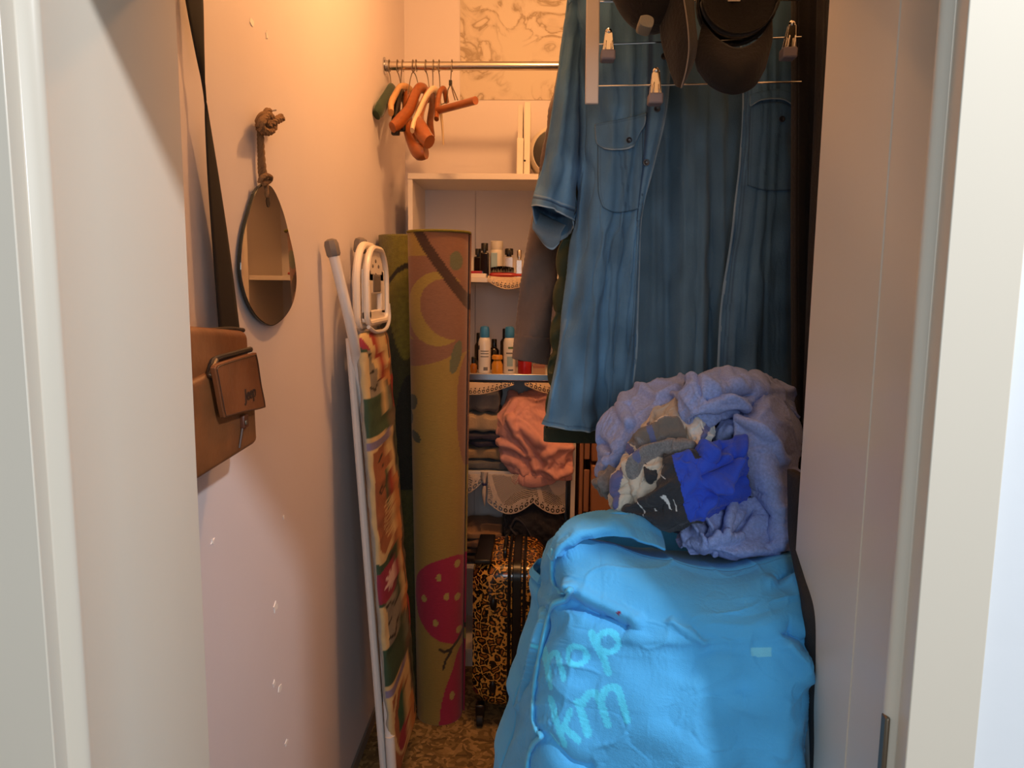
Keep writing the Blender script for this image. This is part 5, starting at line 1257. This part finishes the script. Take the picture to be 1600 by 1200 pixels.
# turned rim of the bag at the upper left
rows = [[(858,868,1.01),(868,838,1.02),(896,812,1.04),(930,801,1.06),(962,797,1.08),(995,800,1.08),(1024,812,1.06)],
        [(861,876,.985),(874,846,.99),(902,822,1.0),(936,810,1.01),(968,808,1.02),(1000,812,1.03),(1030,824,1.03)],
        [(867,872,.972),(882,848,.972),(910,832,.975),(944,824,.98),(972,822,.99),(1004,830,1.0),(1036,843,1.01)],
        [(876,866,.982),(894,850,.980),(920,842,.978),(950,838,.978),(980,840,.975),(1010,848,.975),(1040,858,.975)]]
g, _, _ = pxgrid(rows, 40, 90); g = wrinkle(g, .02, .05, .004, 60, 44, face=(0,-1,.6), k=9); C = np.zeros(g.shape); C[:] = BB
MB().grid(g, C).build('turned_rim', M_bag, bg_, solid=.003, sharp=180)
g2 = spline(np.stack([np.array([at(x, y, d) for x, y, d in ((936,812,1.10),(950,798,1.12),(970,795,1.12),(990,800,1.10))]), np.array([at(x, y, d) for x, y, d in ((930,816,1.03),(948,805,1.03),(972,803,1.03),(996,810,1.04))])], 0), 8, 30); C = np.zeros(g2.shape); C[:] = BB
MB().grid(g2, C).build('inner_fold', M_bag, bg_, solid=.003, sharp=180)
zb_ = float(Pf[-1, :, 2].max())
# hamper
M_wick = mat('white_hamper_plastic', (210,206,198), .5)
hm = thing('laundry_hamper', 'white ribbed plastic hamper standing under the blue bag', 'hamper', (.13, 1.08, 0))
ztop = float(Pf[-1, :, 2].min())
def rrect(w, d, z, n=40, p=.35):
    a = np.arange(n)*2*math.pi/n; ca, sa = np.cos(a), np.sin(a)
    return np.stack([.125 + w*np.sign(ca)*np.abs(ca)**p, 1.085 + d*np.sign(sa)*np.abs(sa)**p, np.full(n, z)], 1)
zs_ = np.linspace(0, ztop, 30); mb = MB(); mb.grid(np.array([rrect(.165+.012*z/ztop, .185+.01*z/ztop, z) for z in zs_]), close_v=True); mb.f += [tuple(range(40)), tuple(29*40+j for j in range(40))]
mb.build('tub', M_wick, hm)
for z in np.linspace(.08, ztop-.05, 8): MB().tube(list(rrect(.169+.012*z/ztop, .189+.01*z/ztop, z))+[rrect(.169+.012*z/ztop, .189+.01*z/ztop, z)[0]], .004, 6).build('rib', M_wick, hm)

# ------------------------------------------------------------------ laundry heaped on the bag
def cloth_patch(rows, nu, nv, folds=(), exc=.08, amp=.010, seed=0, its=140, k=22, face=(0,-1,.4), rid=.0055):
    P, X, Y = pxgrid(rows, nu, nv)
    N = normals(P); N *= np.sign(np.sum(N*np.array(face), axis=2))[..., None]; h = 0
    for pts, w, a in folds: h = h + 1.5*a*np.exp(1-np.sqrt(1+(seg(X, Y, pts)/(.55*w))**2))
    P = P + N*((h if np.ndim(h) else np.zeros(P.shape[:2])) + rid*ridged(nu, nv, 30, 13, seed+50) + rid*.6)[..., None]
    return wrinkle(P, exc*.4, exc*.4, amp*.8, its, seed, face=face, k=k, bend=.9), X, Y
M_cham = fab('blue_chambray', (140,158,212), rough=.95, noise=.16, nscale=260, bump=.2, weave=.8, wscale=700)
cs = thing('chambray_shirt', 'blue grey chambray garment heaped over the top and right of the pile', 'clothing', at(1150, 700, 1.15))
# core of the heap
mb = MB(); c = at(1095, 735, 1.20); mb.ball(c-[0,0,.01], (.118,.10,.098), 24, 14)
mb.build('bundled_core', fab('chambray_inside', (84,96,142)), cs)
# back left part
P, _, _ = cloth_patch([[(966,640,1.30),(1000,606,1.30),(1034,590,1.30),(1070,584,1.28)],[(944,655,1.26),(985,636,1.23),(1030,618,1.23),(1070,606,1.22)],[(932,690,1.25),(962,670,1.20),(1005,650,1.19),(1060,636,1.19)],[(930,730,1.25),(946,710,1.18),(985,694,1.165),(1040,670,1.16)],[(934,758,1.25),(945,745,1.18),(972,728,1.16),(1020,700,1.15)]], 70, 70,
    [([(985,612),(975,640),(985,665)],7,.010), ([(940,690),(950,705),(940,720)],5,-.010), ([(1000,606),(1030,625),(1060,612)],8,.008), ([(945,715),(960,735)],5,.008)], .10, .011, 2)
MB().grid(P).build('left_sleeve', M_cham, cs, solid=.003, sharp=180)
# rolled fold over the top
P, _, _ = cloth_patch([[(1054,640,1.19),(1058,606,1.20),(1074,582,1.20),(1110,574,1.22),(1160,576,1.25),(1205,592,1.26),(1240,612,1.26)],
                       [(1058,652,1.14),(1066,622,1.12),(1090,600,1.115),(1130,594,1.13),(1175,594,1.17),(1215,606,1.21),(1246,626,1.22)],
                       [(1062,660,1.13),(1078,644,1.095),(1108,628,1.085),(1140,616,1.10),(1185,612,1.15),(1222,620,1.19),(1248,640,1.20)],
                       [(1060,666,1.14),(1084,658,1.10),(1118,648,1.09),(1158,636,1.11),(1190,630,1.16),(1225,640,1.19),(1250,660,1.2)],
                       [(1064,660,1.16),(1096,658,1.14),(1130,652,1.14),(1166,642,1.16),(1196,640,1.19),(1228,660,1.2),(1250,690,1.22)]], 70, 120,
    [([(1108,618),(1140,611),(1176,616)],5,-.022), ([(1066,590),(1090,590),(1120,604),(1160,634)],6,.008), ([(1135,584),(1160,604),(1178,616)],5,.007), ([(1090,584),(1094,612)],4,-.006), ([(1180,582),(1200,606),(1235,614)],7,.006)], .07, .009, 5)
MB().grid(P).build('rolled_fold', M_cham, cs, solid=.003, sharp=180)
# right hanging column
P, _, _ = cloth_patch([[(1160,640,1.16),(1190,616,1.17),(1222,612,1.18),(1246,628,1.22)],[(1154,662,1.11),(1188,640,1.10),(1226,642,1.13),(1250,660,1.20)],[(1152,690,1.085),(1186,674,1.065),(1222,680,1.09),(1246,700,1.17)],[(1156,724,1.075),(1190,716,1.045),(1222,726,1.065),(1246,740,1.14)],[(1166,756,1.07),(1196,756,1.03),(1228,766,1.045),(1254,776,1.12)],[(1180,792,1.06),(1208,798,1.02),(1236,802,1.03),(1253,800,1.10)],[(1182,826,1.05),(1206,836,1.015),(1230,838,1.02),(1247,832,1.08)],[(1150,850,1.04),(1180,860,1.01),(1212,864,1.01),(1240,858,1.05)]], 110, 70,
    [([(1166,662),(1184,672),(1206,690),(1222,720)],6,.012), ([(1200,676),(1214,690),(1226,712)],5,-.012), ([(1160,668),(1158,700),(1164,740)],7,.010), ([(1180,790),(1192,806),(1184,830)],6,-.014), ([(1240,740),(1246,770)],5,.008), ([(1215,850),(1232,820),(1238,790)],7,.008), ([(1198,842),(1180,846)],5,-.008)], .06, .010, 8)
MB().grid(P).build('right_front', M_cham, cs, solid=.003, sharp=180)
# gathered cloth along the bottom
P, _, _ = cloth_patch([[(1064,812,1.09),(1100,796,1.08),(1140,784,1.06),(1212,776,1.06)],[(1058,832,1.07),(1096,814,1.05),(1138,806,1.03),(1216,806,1.035)],[(1054,842,1.05),(1096,838,1.02),(1136,836,1.01),(1216,838,1.02)],[(1066,850,1.03),(1104,858,1.0),(1146,864,.99),(1218,860,1.01)],[(1080,856,1.04),(1110,866,1.03),(1150,872,1.02),(1218,866,1.03)]], 70, 100,
    [([(1092,806),(1090,830),(1104,850)],4,.010), ([(1104,802),(1104,822),(1098,840)],3.5,-.010), ([(1120,794),(1112,820),(1122,845)],4,.012), ([(1134,800),(1126,822),(1118,836)],3.5,-.011), ([(1146,790),(1138,816),(1134,846)],4,.010), ([(1112,852),(1135,846),(1158,838)],4,.010), ([(1152,832),(1166,812),(1172,795)],5,-.012), ([(1076,826),(1070,842)],4,.008)], .10, .009, 12)
MB().grid(P).build('gathered_hem', M_cham, cs, solid=.003, sharp=180)
P, _, _ = cloth_patch([[(1120,660,1.13),(1140,650,1.13),(1165,645,1.13)],[(1112,678,1.115),(1140,672,1.105),(1166,668,1.10)],[(1120,700,1.12),(1142,700,1.11),(1164,700,1.09)]], 30, 34, [([(1122,690),(1140,674),(1160,672)],5,.008)], .1, .008, 15)
MB().grid(P).build('inner_fold', M_cham, cs, solid=.003, sharp=180)
# pale checked shirt
M_chk = fab('pale_checked_cotton', (190,186,180), print_=True, noise=.05, rough=.95)
ck = thing('checked_shirt', 'cream and grey checked garment crumpled at the left of the pile', 'clothing', at(1010, 720, 1.12))
P, X_, Y_ = cloth_patch([[(1010,668,1.17),(1030,640,1.18),(1058,622,1.18),(1085,640,1.15),(1112,650,1.12)],[(986,700,1.13),(1012,672,1.12),(1048,652,1.125),(1082,660,1.105),(1118,672,1.09)],[(962,726,1.12),(990,704,1.09),(1030,684,1.085),(1070,684,1.075),(1110,690,1.07)],[(954,760,1.12),(978,742,1.07),(1014,722,1.055),(1054,712,1.055),(1092,712,1.05)],[(954,792,1.12),(970,778,1.07),(996,760,1.04),(1030,748,1.035),(1064,738,1.035)],[(962,808,1.11),(976,802,1.07),(996,794,1.05),(1024,782,1.04),(1050,772,1.03)]], 170, 170,
    [([(1000,690),(1030,668),(1058,664)],6,.010), ([(985,712),(1010,692),(1050,680),(1072,676)],5,-.010), ([(985,730),(1010,708),(1050,696),(1080,700)],8,.010), ([(968,745),(965,770),(972,800)],6,.008), ([(980,748),(976,772),(984,796)],4,-.008), ([(1030,640),(1022,664)],4,.006), ([(1086,656),(1100,680)],5,.007), ([(1070,664),(1084,690)],4,-.008)], .09, .009, 18)
C = np.zeros(P.shape); C[:] = s2l((206,194,178))
tw = (120,118,120)
rngt = np.random.default_rng(6); spk = rngt.uniform(.75, 1.25, size=X_.shape)
tweed = poly(X_, Y_, smoothpoly([(986,690),(1010,678),(1058,662),(1074,668),(1070,690),(1092,700),(1098,714),(1060,716),(1022,716),(990,748),(984,740),(1000,714),(1020,696),(996,700)]))
C[tweed] = np.array(s2l(tw))[None]*spk[tweed][:, None]
C[poly(X_, Y_, [(988,694),(1010,676),(1068,660),(1072,676),(1030,680),(1005,690)])] = s2l((112,104,98))
C[poly(X_, Y_, smoothpoly([(1072,652),(1092,644),(1118,668),(1122,690),(1092,690),(1078,672)]))] = s2l((196,200,202))
C[seg(X_, Y_, [(1106,648),(1104,670),(1096,690)]) < 4] = s2l((104,110,160))
C[seg(X_, Y_, [(986,694),(980,716),(974,740),(966,762),(970,788)]) < 3.2] = s2l((96,100,150))
C[seg(X_, Y_, [(1018,668),(1020,690)]) < 4] = s2l((96,104,146)); C[seg(X_, Y_, [(1002,704),(1000,722)]) < 4] = s2l((96,104,146))
C[poly(X_, Y_, smoothpoly([(1016,676),(1030,640),(1058,616),(1060,650),(1040,664)]))] = s2l((176,168,156))
MB().grid(P, C).build('crumpled_cloth', M_chk, ck, solid=.0025, sharp=180)
gh = thing('grey_knit', 'small grey heather knit poking out at the far left of the pile', 'clothing', at(945, 755, 1.16))
P, X_, Y_ = cloth_patch([[(946,728,1.17),(958,730,1.14),(972,736,1.13)],[(928,746,1.17),(946,750,1.13),(964,756,1.11)],[(926,756,1.18),(944,766,1.14),(962,776,1.12)],[(944,772,1.17),(956,780,1.14),(966,788,1.13)]], 34, 34, [([(940,742),(950,762)],5,.006)], .08, .006, 22)
MB().grid(P).build('knit_cloth', fab('grey_heather_knit', (116,114,116), noise=.25, nscale=160), gh, solid=.003, sharp=180)
# black and royal blue garment
M_bb = fab('colour_blocked_jersey', (40,42,48), print_=True, rough=.9, noise=.04)
sg = thing('sports_garment', 'black garment with white marks joined to royal blue cloth', 'clothing', at(1070, 760, 1.06))
P, X_, Y_ = cloth_patch([[(990,742,1.10),(1012,722,1.07),(1040,708,1.045),(1062,708,1.035),(1090,700,1.04),(1120,690,1.045),(1160,684,1.06)],
                         [(982,762,1.10),(1008,750,1.05),(1036,732,1.025),(1060,722,1.012),(1092,718,1.012),(1126,716,1.02),(1168,716,1.04)],
                         [(980,780,1.10),(1008,774,1.05),(1038,762,1.01),(1064,752,1.0),(1096,746,1.0),(1130,742,1.01),(1172,742,1.035)],
                         [(974,796,1.07),(1006,794,1.04),(1040,788,1.005),(1068,780,.995),(1098,772,1.005),(1134,768,1.02),(1172,762,1.04)],
                         [(978,808,1.07),(1010,812,1.03),(1046,814,1.0),(1074,806,.995),(1104,798,1.01),(1136,786,1.03),(1170,776,1.05)],
                         [(1010,806,1.08),(1026,828,1.04),(1052,836,1.02),(1076,824,1.01),(1106,810,1.03),(1136,798,1.05),(1166,786,1.07)]], 160, 190,
    [([(1000,740),(1010,760),(998,782)],6,-.020), ([(1014,724),(1016,748),(1002,776)],5,.012), ([(1030,716),(1024,744),(1010,770)],5,-.008), ([(984,800),(1030,772),(1050,756)],7,.008), ([(1100,744),(1122,734),(1148,718)],5,-.014), ([(1096,700),(1112,714),(1144,722)],6,.012), ([(1110,758),(1134,744),(1152,716),(1156,690)],6,.013), ([(1120,770),(1144,760),(1166,748)],5,-.010), ([(1092,800),(1116,770),(1122,750)],5,.010), ([(1080,690),(1094,706)],5,-.008), ([(1130,700),(1122,720)],4,-.010)], .07, .008, 25)
C = np.zeros(P.shape); C[:] = s2l((46,48,54))
blue = poly(X_, Y_, smoothpoly([(1050,712),(1066,706),(1082,692),(1120,682),(1185,670),(1195,780),(1120,806),(1076,812),(1068,780),(1058,745)]))
C[blue] = s2l((40,76,200)); C[poly(X_, Y_, [(1076,704),(1084,697),(1098,714),(1086,714)])] = s2l((40,42,46))
for ln in ([(1032,740),(1034,732),(1039,726)], [(1033,742),(1040,748)], [(991,755),(998,758)], [(1004,788),(1008,806)], [(1037,776),(1041,788),(1044,797),(1050,798)], [(1051,782),(1056,790),(1058,799)], [(1022,795),(1024,799)]):
    C[seg(X_, Y_, ln) < .95] = s2l((214,214,214))
C[seg(X_, Y_, [(1040,775),(1042,788)]) < 1.6] = s2l((214,214,214))
MB().grid(P, C).build('jersey_cloth', M_bb, sg, solid=.0022, sharp=180)

# dark garment bag squeezed beside the blue bag
M_dk = fab('charcoal_cover', (40,37,35), rough=.8, sheen=0, noise=.2, nscale=10)
dg_ = thing('garment_cover', 'charcoal garment cover squeezed between blue bag and right door frame', 'garment bag', (.31, .97, 0))
rr = [(1256,742,.99),(1259,800,.975),(1262,850,.955),(1275,900,.915),(1290,950,.88),(1299,1020,.865),(1306,1100,.855),(1313,1190,.84),(1318,1280,.83)]
edge = curve([at(*p) for p in rr], 60); nrg = []
for i, e in enumerate(edge):
    w = .007 + .009*i/59; a = np.arange(28)*2*math.pi/28
    nrg.append(np.stack([e[0]-w + w*np.cos(a), e[1]+.015 + .02*np.sin(a)*(1+.15*np.sin(3*a+i*.2)), np.full(28, e[2])], 1))
last = nrg[-1]
for z in np.linspace(last[0, 2]-.05, 0, 10): l2 = last.copy(); l2[:, 2] = z; nrg.append(l2)
mb = MB().grid(np.array(nrg), close_v=True); mb.f += [tuple(range(28)), tuple((len(nrg)-1)*28+j for j in range(28))]
mb.build('cover_cloth', M_dk, dg_, sharp=180)
MB().tube(edge + np.array([.001,.013,0]), .003, 6).build('piped_edge', M_blk, dg_)
